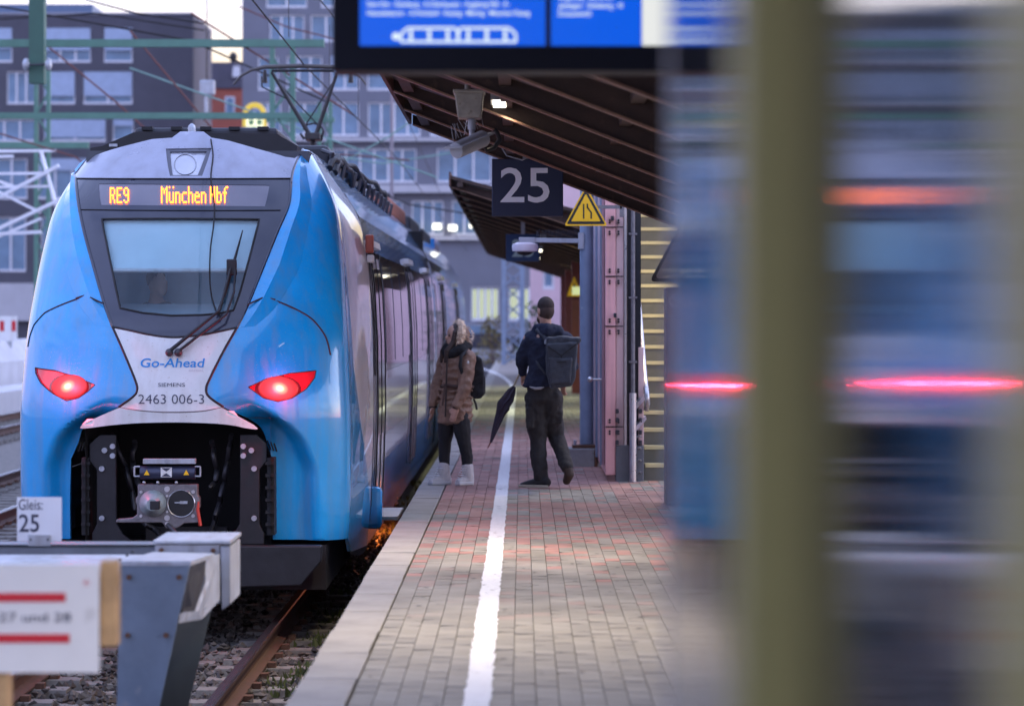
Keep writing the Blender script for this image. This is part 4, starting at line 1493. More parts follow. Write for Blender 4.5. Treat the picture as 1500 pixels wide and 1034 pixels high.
def canopy(y0, y1, label, spacing, ez, sl, w, posts, grp):
    r = thing('platform_canopy', label, 'canopy', (2.3, y0, 0), grp)
    xv = EX - .01 + w
    zv = ez - sl * w
    m = MB()
    for s in (1, -1):
        pr = [(EX - .01, ez), (xv, zv), (xv, zv + .05), (EX - .01, ez + .05)]
        if s < 0:
            pr = [(2 * xv - x, z) for x, z in pr]
        m.prism(pr, y0, y1, 'y')
    m.build('roof_deck', brown_w, r, recalc=True)
    first = None
    n = int(round((y1 - y0) / spacing))
    for i in range(n + 1):
        yb = y1 - .06 - i * spacing
        if first is None:
            for s in (1, -1):
                def X_(x):
                    return x if s > 0 else 2 * xv - x
                nrm = .16
                m = MB()
                pr = [(X_(EX), ez - .02), (X_(xv), zv - .02), (X_(xv), zv - nrm - .10), (X_(EX), ez - nrm + .05)]
                m.prism(pr, yb - .012, yb + .012, 'y')
                b0, b1 = Vector((X_(EX), yb, ez - nrm + .05)), Vector((X_(xv), yb, zv - nrm - .10))
                m2 = MB().bar(b0, b1, .10, .014)
                rf = m.build('rafter', brown_w, r, recalc=True)
                fl = m2.build('rafter_flange', brown_edge, rf)
                if s > 0:
                    fa = rf
                else:
                    fb = rf
            first = (fa, fb)
        else:
            for src in first:
                o = copy_tree(src, r)
                o.location = (0, -i * spacing, 0)
    for k in range(5):   # purlins along the track
        x = EX + .12 + k * (w - .2) / 4
        z = ez - sl * (x - EX) - .03
        MB().box(x - .04, x + .04, y0, y1, z - .05, z + .02).build('purlin', brown_w, r)
    MB().box(EX - .04, EX - .012, y0, y1 + .02, ez - .10, ez + .10).build('fascia', mat('fascia_brown', (.10, .045, .03), .6, 0, .2), r)
    for y in posts:
        px_ = xv if y0 < 30 else 1.17
        MB().box(px_ - .09, px_ + .09, y - .09, y + .09, -.02, ez - sl * (px_ - EX) - .05).build('post', mat('post_red_brown', (.16, .035, .025), .5, 0, .2), r, bevel=.01)
    return r


canopy(-2.0, 26.2, 'near brown canopy with sloping rafters over the platform, above the sign 25', 1.93, EZ, SL, 3.3, (2, 10, 18), 'platform canopies')
canopy(40.5, 84, 'far brown canopy farther down the platform behind the sign 25', 2.4, 3.62, .27, 3.0, (62, 72, 80), 'platform canopies')

# lamps under the canopies
lamp_body = mat('luminaire_grey', (.35, .36, .36), .5, .2)
tube_glow = glow('lamp_tube', (1.0, .92, .74), 6.0)


def luminaire(x, y, z, L, col, power, label, grp, hang):
    r = thing('platform_lamp', label, 'lamp', (x, y, z), grp)
    MB().box(x - (.06 if y > 18 else .10), x + (.06 if y > 18 else .10), y - L / 2, y + L / 2, z + .02, z + .09).build('lamp_housing', lamp_body, r)
    MB().box(x - (.045 if y > 18 else .085), x + (.045 if y > 18 else .085), y - L / 2 + .02, y + L / 2 - .02, z, z + .019).build('lamp_tube', tube_glow, r)
    MB().tube([(x, y, z + .085), (x, y, hang)], .012, 6).build('lamp_hanger', lamp_body, r)
    ld = bpy.data.lights.new('lamp_light', 'AREA')
    ld.shape, ld.size, ld.size_y = 'RECTANGLE', .14, L
    ld.spread = math.radians(115 if y < 30 else 170)
    ld.energy, ld.color = power * LK, col
    l = bpy.data.objects.new('lamp_light', ld)
    COL.objects.link(l)
    l.parent = r
    l.location = (0, 0, -.01)


for i, y in enumerate((20.0, 15.0, 7.0)):
    luminaire(-.16, y, 3.14, .5 if i == 0 else .9, (1, .84, .66), 22, 'slim lit lamp under the near canopy, ' + ('seen past the loudspeaker box', 'just behind the departure display', 'nearest, in front of the departure display')[i], 'lamps under the near canopy', 3.22)
for y in (50.0, 58.0, 66.0):
    luminaire(.35, y, 3.0, 1.2, (.95, 1.0, .62), 24, 'lit lamp under the far canopy, ' + {50.0: 'first', 58.0: 'middle', 66.0: 'last'}[y] + ' of the three', 'lamps under the far canopy', 3.22)

# ------------------------------------------------------------------ departure display
dd = 10.0
dp_ = thing('departure_display', 'large black departure display with blue screens hanging under the near canopy', 'display', (P(760, 0, dd).x, dd, P(0, 105, dd).z))
hz = P(0, 104, dd).z
a, b = P(487, -170, dd), P(1120, 104, dd)
cs = MB().box(a.x, b.x, dd, dd + .22, b.z, a.z).build('display_case', mat('display_black', (.008, .010, .018), .5, 0, .1, spec=.15), dp_, bevel=.006)
scr_b = mat('screen_blue', (0.0, .0, .01), .3, var=0, emit=(.0, .105, .80), estr=1.0)
scr_w = glow('screen_white', (.95, .97, .95), .85)
txt_w = glow('screen_lettering', (.80, .93, 1.0), 1.0)
scr = []
for x0_, x1_, mm in ((527, 799, scr_b), (807, 940, scr_b), (940.5, 1012, scr_w)):
    a, b = P(x0_, -150, dd), P(x1_, 67.5, dd)
    scr.append(MB().box(a.x, b.x, dd - .004, dd - .0005, b.z, a.z).build('screen', mm, dp_))
a, b = P(800.5, -150, dd), P(805.5, 70, dd)
MB().box(a.x, b.x, dd - .012, dd + .01, b.z, a.z).build('screen_divider', mat('divider_black', (.02, .022, .03), .3), dp_)
def dl(s, x0_, x1_, yb_, h_):
    put_text(s, 'lettering', txt_w, dp_, P(x0_, 0, dd).x, P(x1_, 0, dd).x, dd - .007, P(0, yb_, dd).z, h_ / FPX * dd, .016)
dl('Neu-Ulm - Günzburg - A-Oberhausen - Augsburg Hbf - A-', 538, 746, 10.5, 8)
dl('Haunstetterstr - A-Hochzoll - Kissing - Mering - München Pasing', 538, 776, 23.5, 8)
dl('Augsburg - München', 818, 898, 0, 8)
dl('Jettingen - Günzburg - N', 818, 912, 12.5, 8)
dl('Donauwörth', 818, 866, 24.5, 8)
# train diagram: two cars
m = MB()
for x0_, x1_, sl_, sr_ in ((587, 671, 10, 4), (671, 756, 4, 10)):
    out = [(x0_ + sl_, 42), (x1_ - sr_, 42), (x1_ - 1, 50 if sr_ > 5 else 46), (x1_, 62), (x0_, 62), (x0_ + 1, 50 if sl_ > 5 else 46)]
    pts_ = [P(px, py, dd) + Vector((0, -.008, 0)) for px, py in out]
    for i in range(6):
        p, q = pts_[i], pts_[(i + 1) % 6]
        m.bar(p, q, .009, .003, up=(0, 1, 0))
    for k in range(3):
        c = P(x0_ + 15 + k * 27, 52.5, dd)
        m.box(c.x - .006, c.x + .006, dd - .009, dd - .006, c.z - .018, c.z + .018)
m.ell(P(580, 54, dd) + Vector((0, -.008, 0)), (.014, .003, .013))
m.build('train_diagram', txt_w, dp_)
for px in (640, 900):
    p = P(px, -170, dd)
    MB().tube([(p.x, dd + .11, p.z - .02), (p.x, dd + .11, 3.50 - SL * (p.x - EX) + .0)], .03, 10).build('display_hanger', dark_st, dp_)

# ------------------------------------------------------------------ sign 25, loudspeaker box, camera
d25 = 25.0
navy = mat('sign_navy', (.010, .018, .055), .4, 0, .05, 2)
s25 = thing('platform_number_sign', 'dark navy square sign with a pale 25 hanging from the near canopy edge', 'sign', (P(772, 0, d25).x, d25, P(0, 233, d25).z), 'platform number signs')
a, b = P(720.5, 233, d25), P(825, 317, d25)
MB().box(a.x, b.x, d25, d25 + .10, b.z, a.z).build('sign_box', navy, s25, bevel=.006)
tw = mat('sign_figures', (.80, .80, .84), .5, var=0)
put_text('25', 'lettering', tw, s25, P(733, 0, d25).x, P(805, 0, d25).x, d25 - .004, P(0, 296, d25).z, 52.5 / FPX * d25, .008)
m = MB()
p = P(774, 233, d25)
zc_ = EZ - SL * (p.x - EX) - .02
m.box(p.x - .05, p.x + .03, d25 + .03, d25 + .07, p.z, zc_)
m.box(p.x - .14, p.x + .12, d25 + .02, d25 + .08, zc_ - .05, zc_ - .02)
m.build('sign_bracket', galv, s25)
MB().tube([P(724, 170, d25), P(728, 205, d25), P(742, 228, d25), P(765, 235, d25) + Vector((0, -.02, 0)), P(790, 222, d25), P(806, 200, d25)], .007, 6).build('sign_cable', galv, s25, smooth=60)

dsx = 19.4
lsx = thing('loudspeaker', 'beige weathered loudspeaker box on a pipe under the near canopy', 'loudspeaker', P(687, 150, dsx))
m = MB()
pp = [(666, 137), (709, 137), (705, 174), (671, 174)]
m.prism([(P(x, 0, dsx).x, P(0, y, dsx).z) for x, y in pp], dsx - .12, dsx + .12, 'y')
m.prism([(P(x, 0, dsx).x, P(0, y, dsx).z) for x, y in ((664, 133.5), (711, 133.5), (711, 138.5), (664, 138.5))], dsx - .14, dsx + .14, 'y')
beige = mat('speaker_beige', (.34, .31, .25), .6, 0, .2, 12, spots=((.16, .12, .08), 20.0, .62))
m.build('speaker_box', beige, lsx, recalc=True, bevel=.01)
MB().tube([P(685, 134, dsx), P(685, 96, dsx)], .02, 8).build('speaker_pipe', beige, lsx)
MB().ell(P(708, 130, dsx), (.022, .022, .022)).build('speaker_gland', galv, lsx, smooth=180)
MB().tube([P(713, 108, dsx), P(716, 118, dsx), P(726, 125, dsx), P(738, 122, dsx), P(744, 108, dsx)], .011, 6).build('speaker_cable', beige, lsx, smooth=60)
cmx = thing('security_camera', 'pale bullet camera hanging below the loudspeaker box', 'camera', P(690, 212, dsx))
cg = mat('camera_grey', (.36, .37, .40), .45, .1, .1)
MB().tube([P(691, 174.5, dsx), P(691, 190, dsx)], .028, 10).tube([P(691, 188, dsx), P(691, 206, dsx)], .018, 8).build('camera_stem', cg, cmx, smooth=50)
MB().tube([P(668, 221, dsx - .25), P(708, 203, dsx)], [.055, .058], 16).build('camera_housing', cg, cmx, smooth=50, bevel=.004)
MB().bar(P(664, 216.5, dsx - .28), P(712, 195.5, dsx + .03), .15, .012).build('camera_hood', cg, cmx)
MB().tube([P(709, 212, dsx), P(713, 221, dsx), P(724, 217, dsx), P(732, 205, dsx), P(729, 196, dsx), P(724, 190, dsx)], .016, 8).build('camera_cable', black_r, cmx, smooth=60)
m = MB()
for k in range(12):
    q = P(664 + k * 4, 206 - k * 1.9, dsx - .02)
    m.tube([q, q + Vector((rnd.uniform(-.07, .03), 0, rnd.uniform(.06, .12)))], .0015, 4)
tag(m.build('bird_spikes', steel, cmx), kind='stuff')

# second sign farther down the platform
d26 = 46.0
s26 = thing('platform_number_sign', 'smaller distant blue 25 sign partly hidden behind the dome camera', 'sign', (P(765, 0, d26).x, d26, P(0, 343, d26).z), 'platform number signs')
a, b = P(741, 343, d26), P(790, 383, d26)
MB().box(a.x, b.x, d26, d26 + .1, b.z, a.z).build('sign_box', mat('sign_blue', (.012, .05, .15), .4, 0, .05), s26)
put_text('25', 'lettering', mat('sign_figures_green', (.45, .60, .58), .5, var=0), s26, P(750, 0, d26).x, P(782, 0, d26).x, d26 - .006, P(0, 376, d26).z, 26 / FPX * d26, .01)  # duller, greener figures than on the near sign
p = P(766, 343, d26)
MB().box(p.x - .03, p.x + .03, d26 + .03, d26 + .07, p.z, 3.62 - .27 * (p.x - EX)).build('sign_bracket', galv, s26)

# ------------------------------------------------------------------ steel pole with dome camera arm, warning triangle
dpl = 31.7
pol = thing('steel_pole', 'grey blue steel pole on a concrete block beside the pink stair tower', 'pole', (P(859, 0, dpl).x, dpl, 0))
pxx = P(859, 0, dpl).x
MB().tube([(pxx, dpl, .24), (pxx, dpl, 4.2)], .073, 20).build('shaft', greyblue, pol, smooth=60)
MB().box(pxx - .16, pxx + .20, dpl - .18, dpl + .18, .2, .235).build('base_plate', rust, pol, bevel=.005)
MB().box(pxx - .20, pxx + .26, dpl - .22, dpl + .25, -.05, .2).build('base_block', concrete, pol, bevel=.012)
for q in (-.13, .14):
    MB().tube([(pxx + q, dpl - .13, .235), (pxx + q, dpl - .13, .29)], .016, 8).build('anchor_bolt', galv, pol)
MB().tube([(pxx + .12, dpl - .2, .24), (pxx + .10, dpl - .235, .16), (pxx + .10, dpl - .235, -.0)], .022, 6).build('earth_strap', rust, pol, smooth=60)
ar = thing('dome_camera', 'white dome camera on a spiked arm fixed to the grey blue pole', 'camera', P(850, 353, dpl))
q0, q1 = P(851, 353, dpl), P(783, 352, dpl)
MB().bar(q0, q1, .06, .05).build('arm', galv, ar, bevel=.004)
MB().box(q0.x - .03, q0.x + .03, dpl - .09, dpl + .05, q0.z - .09, q0.z + .09).build('arm_clamp', galv, ar)
m = MB()
for k in range(26):
    q = P(786 + k * 2.4, 349, dpl)
    for s in (-.02, .02):
        m.tube([q + Vector((0, s, 0)), q + Vector((rnd.uniform(-.012, .012), s * 2, rnd.uniform(.07, .10)))], .0022, 4)
tag(m.build('bird_spikes', dark_st, ar), kind='stuff')
c = P(769, 362, dpl)
m = MB().tube([c + Vector((0, 0, .05)), c + Vector((0, 0, .03)), c, c - Vector((0, 0, .045)), c - Vector((0, 0, .055))], [.09, .14, .145, .14, .09], 24)
m.build('dome_housing', mat('dome_pink_white', (.70, .62, .66), .4, 0, .05), ar, smooth=50)
MB().ell(c - Vector((0, 0, .05)), (.09, .09, .045)).build('dome_lens', black_r, ar, smooth=180)
m = MB()
a, b = P(760, 348, dpl), P(784, 360, dpl)
m.box(a.x, b.x, dpl - .05, dpl + .05, b.z, a.z)
m.build('dome_bracket', cg, ar, bevel=.006)

dt = 28.3
yl = mat('sign_yellow', (.90, .50, .005), .5, 0, .04)
ws = thing('warning_sign', 'yellow triangular narrowing warning sign with black border bracketed to the pink stair tower', 'sign', P(858, 305, dt))


def tri(px0, px1, yt, yb, d, r=.03):
    a, b, c = P(px0, yb, d), P(px1, yb, d), P((px0 + px1) / 2, yt, d)
    out = []
    vs_ = [Vector((p.x, p.z)) for p in (a, b, c)]
    for i in range(3):
        p, q, s = vs_[i - 1], vs_[i], vs_[(i + 1) % 3]
        u, w = (p - q).normalized(), (s - q).normalized()
        for k in range(6):
            t = k / 5
            e0, e1 = q + u * r, q + w * r
            out.append(e0.lerp(q, t).lerp(q.lerp(e1, t), t))
    return [tuple(p) for p in out]


MB().prism(tri(826.5, 890, 272, 331, dt), dt, dt + .012, 'y').build('sign_plate', yl, ws, recalc=True)
MB().prism(tri(830, 886.5, 277, 328.5, dt, .02), dt - .003, dt - .0005, 'y').build('sign_border', mat('sign_black', (.012, .012, .012), .5, var=0), ws, recalc=True)
MB().prism(tri(836.5, 880, 284, 324.5, dt, .012), dt - .006, dt - .0035, 'y').build('sign_field', yl, ws, recalc=True)
m = MB()
m.bar(P(855, 299, dt) + Vector((0, -.008, 0)), P(855, 320.5, dt) + Vector((0, -.008, 0)), .014, .002, up=(0, 1, 0))
for q0, q1 in (((860.5, 298.5), (860.5, 305)), ((860.5, 304), (866, 311.5)), ((866, 310.5), (866, 320.5))):
    m.bar(P(*q0, dt) + Vector((0, -.008, 0)), P(*q1, dt) + Vector((0, -.008, 0)), .014, .002, up=(0, 1, 0))
m.build('narrowing_symbol', MATS['sign_black'], ws)
m = MB()
a, b = P(862, 301, dt + .05), P(911, 306, dt + .05)
m.box(a.x, b.x, dt + .02, dt + .06, b.z, a.z)
m.box(b.x - .02, b.x + .02, dt + .02, dt + .16, b.z - .08, a.z + .08)
m.build('sign_arm', castst, ws)

w2 = thing('warning_sign', 'small blurred yellow triangle sign on the red brown post of the far canopy', 'sign', P(841, 421, 61.6))
MB().prism(tri(830, 852, 404, 434, 61.6), 61.6, 61.63, 'y').build('sign_plate', yl, w2, recalc=True)
MB().prism(tri(836, 847, 413, 429, 61.6, .02), 61.59, 61.597, 'y').build('sign_symbol', MATS['sign_black'], w2, recalc=True)
a, b = P(838, 420, 61.5), P(852, 432, 61.5)
MB().box(a.x, b.x, 61.5, 61.58, b.z, a.z).build('lit_box', glow('small_box_light', (.75, .85, .42), .8), w2)

# ------------------------------------------------------------------ stair tower: pink panels, dark posts, stairs with handrail
dw = 28.7
tw_ = thing('stair_tower', 'pink panelled stair tower with dark posts beside the grey stairs', 'stair tower', (P(900, 0, dw).x, dw, 0))


def wx(px, d=dw):
    return (px - HX) / FPX * d


x0, x1 = wx(887), wx(902)
m = MB()
m.box(x0, x1, dw, dw + 5.5, .06, 5.2)
m.build('corner_panel', pink, tw_, bevel=.01)
m = MB()
m.box(x1 + .003, wx(914), dw + .03, dw + 5.5, .22, 5.2)
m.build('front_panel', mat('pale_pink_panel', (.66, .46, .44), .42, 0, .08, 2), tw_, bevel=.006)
# receding side face: framed glass-like panels
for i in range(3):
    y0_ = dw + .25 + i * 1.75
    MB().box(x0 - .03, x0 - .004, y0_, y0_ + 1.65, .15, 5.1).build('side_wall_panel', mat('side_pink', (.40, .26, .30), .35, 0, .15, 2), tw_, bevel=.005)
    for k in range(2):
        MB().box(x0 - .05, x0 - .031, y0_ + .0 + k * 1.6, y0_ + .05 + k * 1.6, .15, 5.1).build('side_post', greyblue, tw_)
MB().tube([(x0 - .035, dw + .2, 1.02), (x0 - .14, dw + .2, 1.02)], .012, 8).ell((x0 - .15, dw + .2, 1.02), (.03, .03, .03)).build('door_knob', steel, tw_, smooth=60)
for py in (333, 405, 478, 625):
    z = CAMZ - (py - HY) / FPX * dw
    MB().box(x0 - .004, wx(913), dw - .012, dw - .003, z - .006, z + .006).build('panel_joint', black_p, tw_)
    for dz_ in (-.07, -.045, .045, .07):
        for px in (893, 906):
            MB().tube([(wx(px), dw - .02, z + dz_), (wx(px), dw + .035, z + dz_)], .011, 8).build('bolt', black_p, tw_)
for py, px in ((320, 897), (462, 901), (602, 904), (615, 904), (633, 904), (648, 904), (602, 938), (615, 938), (633, 938), (648, 938)):
    z = CAMZ - (py - HY) / FPX * dw
    MB().obox((wx(px), dw - .02, z), (.03, .06, .045)).build('bolt_plate', dark_st, tw_, bevel=.004)
MB().box(wx(902), wx(943), dw - .03, dw + .2, -.03, .36).build('plinth', mat('plinth_grey', (.13, .135, .145), .7, 0, .15, 4, bump=.2), tw_, bevel=.01)
MB().box(wx(914.5), wx(918), dw, dw + .2, .362, 5.2).build('corner_post', steel, tw_)
MB().box(wx(919), wx(939), dw + .02, dw + .2, .362, 5.2).build('dark_post', mat('post_black', (.012, .014, .02), .35, .2, .2), tw_)
MB().tube([(wx(927), dw - .04, .03), (wx(927), dw - .04, 5.1)], .022, 10).build('conduit', castst, tw_, smooth=60)
for py in (343, 436, 530):
    z = CAMZ - (py - HY) / FPX * dw
    MB().box(wx(921), wx(933), dw - .065, dw - .01, z - .01, z + .01).build('conduit_clip', castst, tw_)
MB().box(wx(935), wx(943), dw + .0, dw + .15, .362, 1.35).build('panel_stub', MATS['pale_pink_panel'], tw_, bevel=.006)
m = MB()
m.prism([(wx(869), 3.6), (wx(885), 4.2), (wx(885), 4.5), (wx(869), 4.5)], dw + .3, dw + 3, 'y')

stair = thing('staircase', 'grey concrete stairs with yellow lit nosings climbing beside the pink tower', 'stairs', (wx(960), dw + .1, 0))
RI, TR = .1684, .29
tread_m = mat('stair_concrete', (.15, .145, .11), .8, 0, .2, 3, bump=.2)
nose_m = mat('stair_nosing', (.62, .54, .27), .6, 0, .08, 6)
xs0, xs1 = wx(944.5), wx(1060)
fs_, fn_ = None, None
for k in range(24):
    y_ = dw + .1 + k * TR
    if k == 0:
        fs_ = MB().box(xs0, xs1, y_, y_ + TR + .02, -.03, RI).build('step', tread_m, stair)
        fn_ = MB().box(xs0 + .01, xs1 - .01, y_ - .012, y_ + .045, RI - .034, RI + .003).build('nosing', nose_m, fs_)
    else:
        o = copy_tree(fs_, stair)
        o.location = (0, k * TR, k * RI)
hr = thing('handrail', 'shiny steel handrail rising along the left side of the stairs', 'handrail', (wx(930), dw - .05, 0))
MB().tube([(wx(926.5), dw - .12, 0), (wx(926.5), dw - .12, .89)], .036, 16).build('rail_post', steel, hr, smooth=60)
for z in (.80, .58):
    MB().bar((wx(929), dw - .12, z - .05), (wx(945), dw + .05, z + .06), .03, .045).build('rail_bracket', steel, hr)
xr = wx(947)
MB().tube([(xr, dw - .0, .72), (xr + .01, dw - .06, .78), (xr, dw - .05, .90), (xr - .01, dw + .1, 1.02), (xr - .05, dw + 6.5, 1.02 + 6.4 * RI / TR)], .026, 12).build('rail_tube', steel, hr, smooth=60)
for k in range(4):
    MB().tube([(wx(931), dw - .05, .08 + k * .12), (wx(936), dw - .08, .10 + k * .12), (wx(939), dw - .03, .09 + k * .12)], .010, 6).build('cable_hook', steel, hr)
lad = glow('stair_lamp_glow', (1.0, .85, .45), 4.0)
sl_ = thing('stair_lamp', 'warm strip lamp fixed above the stairs, hidden by the canopy', 'lamp', (xs0 + .5, dw + .9, 4.9))
MB().box(xs0 + .2, xs0 + .9, dw + .8, dw + 1.0, 4.9, 4.96).build('lamp_housing', lamp_body, sl_)
MB().box(xs0 + .22, xs0 + .88, dw + .82, dw + .98, 4.88, 4.899).build('lamp_tube', lad, sl_)
MB().box(xs0 - .02, xs0 + .2, dw + .85, dw + .95, 4.91, 4.95).build('lamp_bracket', lamp_body, sl_)
ld = bpy.data.lights.new('lamp_light', 'AREA')
ld.energy, ld.color, ld.size = 42 * LK, (1, .82, .42), .5
l = bpy.data.objects.new('lamp_light', ld)
COL.objects.link(l)
l.parent, l.location = sl_, (.05, 0, -.04)
l.rotation_euler = (math.radians(-8), 0, 0)

# brown cabinet with a faint prohibition mark, dark triangle beside it
dcb = 25.0
cb = thing('service_cabinet', 'tall brown cabinet with a faint round prohibition mark near the stairs', 'cabinet', (P(1010, 0, dcb).x, dcb, 0))
a, b = P(976, 421, dcb), P(1075, 738, dcb)
brn = mat('cabinet_brown', (.11, .065, .06), .5, 0, .12, 3)
MB().box(a.x, b.x, dcb, dcb + .4, .0, a.z).build('cabinet_body', brn, cb, bevel=.012)
MB().box(a.x + .02, b.x - .02, dcb - .012, dcb - .002, .75, a.z - .03).build('cabinet_door', brn, cb, bevel=.004)
c = P(990, 441, dcb)
m = MB()
m.tube([(c.x + .055 * math.cos(t), dcb - .014, c.z + .055 * math.sin(t)) for t in np.linspace(0, 2 * math.pi, 25)], .006, 6)
m.bar((c.x - .038, dcb - .014, c.z + .038), (c.x + .038, dcb - .014, c.z - .038), .008, .008)
m.build('prohibition_mark', mat('mark_grey', (.24, .20, .21), .6, var=0), cb)
m = MB()
for k in range(4):
    m.box(c.x - .05, c.x + .06, dcb - .0138, dcb - .0125, c.z - .14 - k * .03, c.z - .133 - k * .03)
m.build('notice_lines', MATS['mark_grey'], cb)
tg = thing('triangular_sign', 'dark edged triangular sign half hidden beside the near glass wall', 'sign', P(988, 380, 24.6))
MB().prism(tri(951, 1068, 305, 413, 24.6, .06), 24.6, 24.63, 'y').build('sign_plate', mat('sign_black', (.012, .012, .012)), tg, recalc=True)
MB().prism(tri(959, 1060, 314, 408, 24.6, .05), 24.594, 24.599, 'y').build('sign_field', mat('field_grey', (.13, .12, .11), .4, 0, .1), tg, recalc=True)
MB().box(P(1005, 0, 24.6).x, P(1012, 0, 24.6).x, 24.64, 24.68, 0, P(0, 330, 24.6).z).build('sign_post', dark_st, tg)

# ------------------------------------------------------------------ near glass wall on the right
gw = thing('glass_wall', 'dark glossy glass wall with olive posts close to the camera, mirroring the train', 'glass wall', (.19, 2.0, 0))
olive = mat('olive_post', (.27, .245, .08), .5, 0, .10, 3.0)
pane_m = mat('dark_glass', (.012, .012, .012), .045, 0, .10, 2.0, spec=.55)


pane_m.node_tree.nodes['Principled BSDF'].inputs['Specular Tint'].default_value = (1.0, .88, .74, 1)      # bronze tinted pane


def wall_panel(xa, ya, xb, yb, z0, z1):
    """drawn glass: gently rippled along its length, straight up and down"""
    n = int((yb - ya) / .0022)
    m = MB()
    vs_, fs = [], []
    for i in range(n + 1):
        y = ya + (yb - ya) * i / n
        x = xa + (xb - xa) * i / n
        for lam, sl_, ph in ((.0171, .0075, .3), (.0289, .0085, 1.1), (.0503, .0075, 2.0)):
            x += sl_ * lam / 6.2832 * math.sin(6.2832 * y / lam + ph)
        vs_ += [(x, y, z0), (x, y, z1), (x + .012, y, z0), (x + .012, y, z1)]
    for i in range(n):
        a, b = i * 4, i * 4 + 4
        fs += [(a, a + 1, b + 1, b), (a + 2, b + 2, b + 3, a + 3), (a + 1, a + 3, b + 3, b + 1), (a, b, b + 2, a + 2)]
    fs += [(0, 2, 3, 1), (n * 4, n * 4 + 1, n * 4 + 3, n * 4 + 2)]
    m.add(vs_, fs)
    return m.build('pane', pane_m, gw, smooth=40)


wall_panel(.190, 2.04, .178, 3.42, .25, 2.6)
wall_panel(.196, 1.10, .187, 1.92, .25, 2.6)
wall_panel(.200, .30, .196, .98, .25, 2.6)
MB().box(.148, .205, 1.95, 2.03, 0, 2.7).build('post', olive, gw, bevel=.006)
MB().box(.180, .225, .985, 1.085, 0, 2.7).build('post', olive, gw, bevel=.006)
MB().box(.176, .215, 3.423, 3.445, 0, 2.7).build('end_post', mat('end_post_grey', (.25, .25, .26), .4, .3), gw, bevel=.004)
for y0_, y1_ in ((2.04, 3.42), (1.10, 1.92)):
    MB().box(.196, .215, y0_, y1_, .2, .25).build('bottom_rail', olive, gw)
# ------------------------------------------------------------------ town behind the station
brick_l = mat('dark_brick', (.088, .086, .108), .85, 0, .15, .5, bump=.3, bscale=6)
brick_c = mat('violet_brick', (.17, .175, .215), .85, 0, .12, .4, bump=.3, bscale=6)
frame_w = mat('window_frame_white', (.66, .66, .70), .5, 0, .05)
blind_m = mat('blind_blue_grey', (.36, .44, .58), .6, 0, .1, 2)
pane_d = mat('window_pane', (.15, .24, .34), .25, 0, .3, .6)
slab_w = mat('band_pale', (.48, .47, .50), .7, 0, .08, 1)


def facade(root, d, x0, x1, ztop, zbot, rows, wall_m, depth=12.0, name='wall'):
    """rows: (py_top, py_bottom, [(px0, px1, blind share, mullions)]) -> wall with real openings"""
    k = d / FPX
    rows = sorted(rows, key=lambda r: r[0])
    X = lambda px: (px - HX) * k
    Z = lambda py: CAMZ - (py - HY) * k
    m = MB()
    m.box(x0, x1, d + .28, d + depth, zbot, ztop)
    z = ztop
    wins = []
    for pt, pb, ws_ in rows:
        zt, zb = Z(pt), Z(pb)
        if z > zt:
            m.box(x0, x1, d, d + .28, zt, z)
        x = x0
        for px0, px1, bl, mu in sorted(ws_):
            a, b = max(X(px0), x0 + .1), min(X(px1), x1 - .1)
            if b - a < .3:
                continue
            m.box(x, a, d, d + .28, zb, zt)
            x = b
            wins.append((a, b, zb, zt, bl, mu))
        m.box(x, x1, d, d + .28, zb, zt)
        z = zb
    m.box(x0, x1, d, d + .28, zbot, z)
    m.build(name, wall_m, root)
    for a, b, zb, zt, bl, mu in wins:
        f = MB()
        t = .10
        yy0, yy1 = d + .10, d + .20
        f.box(a, b, yy0 - .08, yy1, zb - .02, zb + t + .05)
        f.box(a, b, yy0, yy1, zt - t, zt)
        f.box(a, a + t, yy0, yy1, zb + t + .05, zt - t)
        f.box(b - t, b, yy0, yy1, zb + t + .05, zt - t)
        for q in range(mu):
            c = a + (b - a) * (q + 1) / (mu + 1)
            f.box(c - .07, c + .07, yy0, yy1, zb + t + .05, zt - t)
        w = f.build('window', frame_w, root)
        MB().box(a + t, b - t, d + .21, d + .24, zb + t, zt - t).build('pane', pane_d, w)
        if bl > 0:
            MB().box(a + t * .5, b - t * .5, d + .03, d + .06, zt - (zt - zb) * bl, zt - .01).build('window_blind', blind_m, w)
    return Z, X


r1 = thing('office_building', 'dark brick office block with blue blinds in its windows, left behind the train', 'building', (-32, 200, 0))
rowsL = [(41, 92, [(65, 133, .65, 2), (152, 194, .65, 0), (-60, 18, .6, 2), (-130, -80, .6, 0)]),
         (105, 153, [(10, 52, .0, 2), (64, 110, .75, 0), (122, 194, .75, 1), (-60, -10, .6, 1)]),
         (175, 208, [(-40, 52, .0, 3), (64, 155, .8, 1), (165, 196, .3, 0)]),
         (232, 292, [(-30, 40, .0, 2), (56, 130, .3, 2), (150, 200, .3, 1)]),
         (318, 398, [(-30, 38, .0, 2), (60, 130, .0, 2), (150, 200, 0, 1)])]
Z2, X2 = facade(r1, 200, (-260 - HX) * 200 / FPX, (283 - HX) * 200 / FPX, CAMZ + (HY - 22) * 200 / FPX, -.2, rowsL, brick_l)
MB().box(X2(-260), X2(283.5), 199.9, 212, Z2(22), Z2(19)).build('parapet', mat('coping_grey', (.30, .30, .34), .5), r1)
MB().box(X2(-260), X2(126), 203, 212, Z2(19), Z2(0)).build('roof_storey', mat('roof_blue', (.10, .15, .24), .5), r1)
MB().box(X2(-260), X2(60), 199.5, 199.95, Z2(470), Z2(415)).build('ground_floor_panel', slab_w, r1)

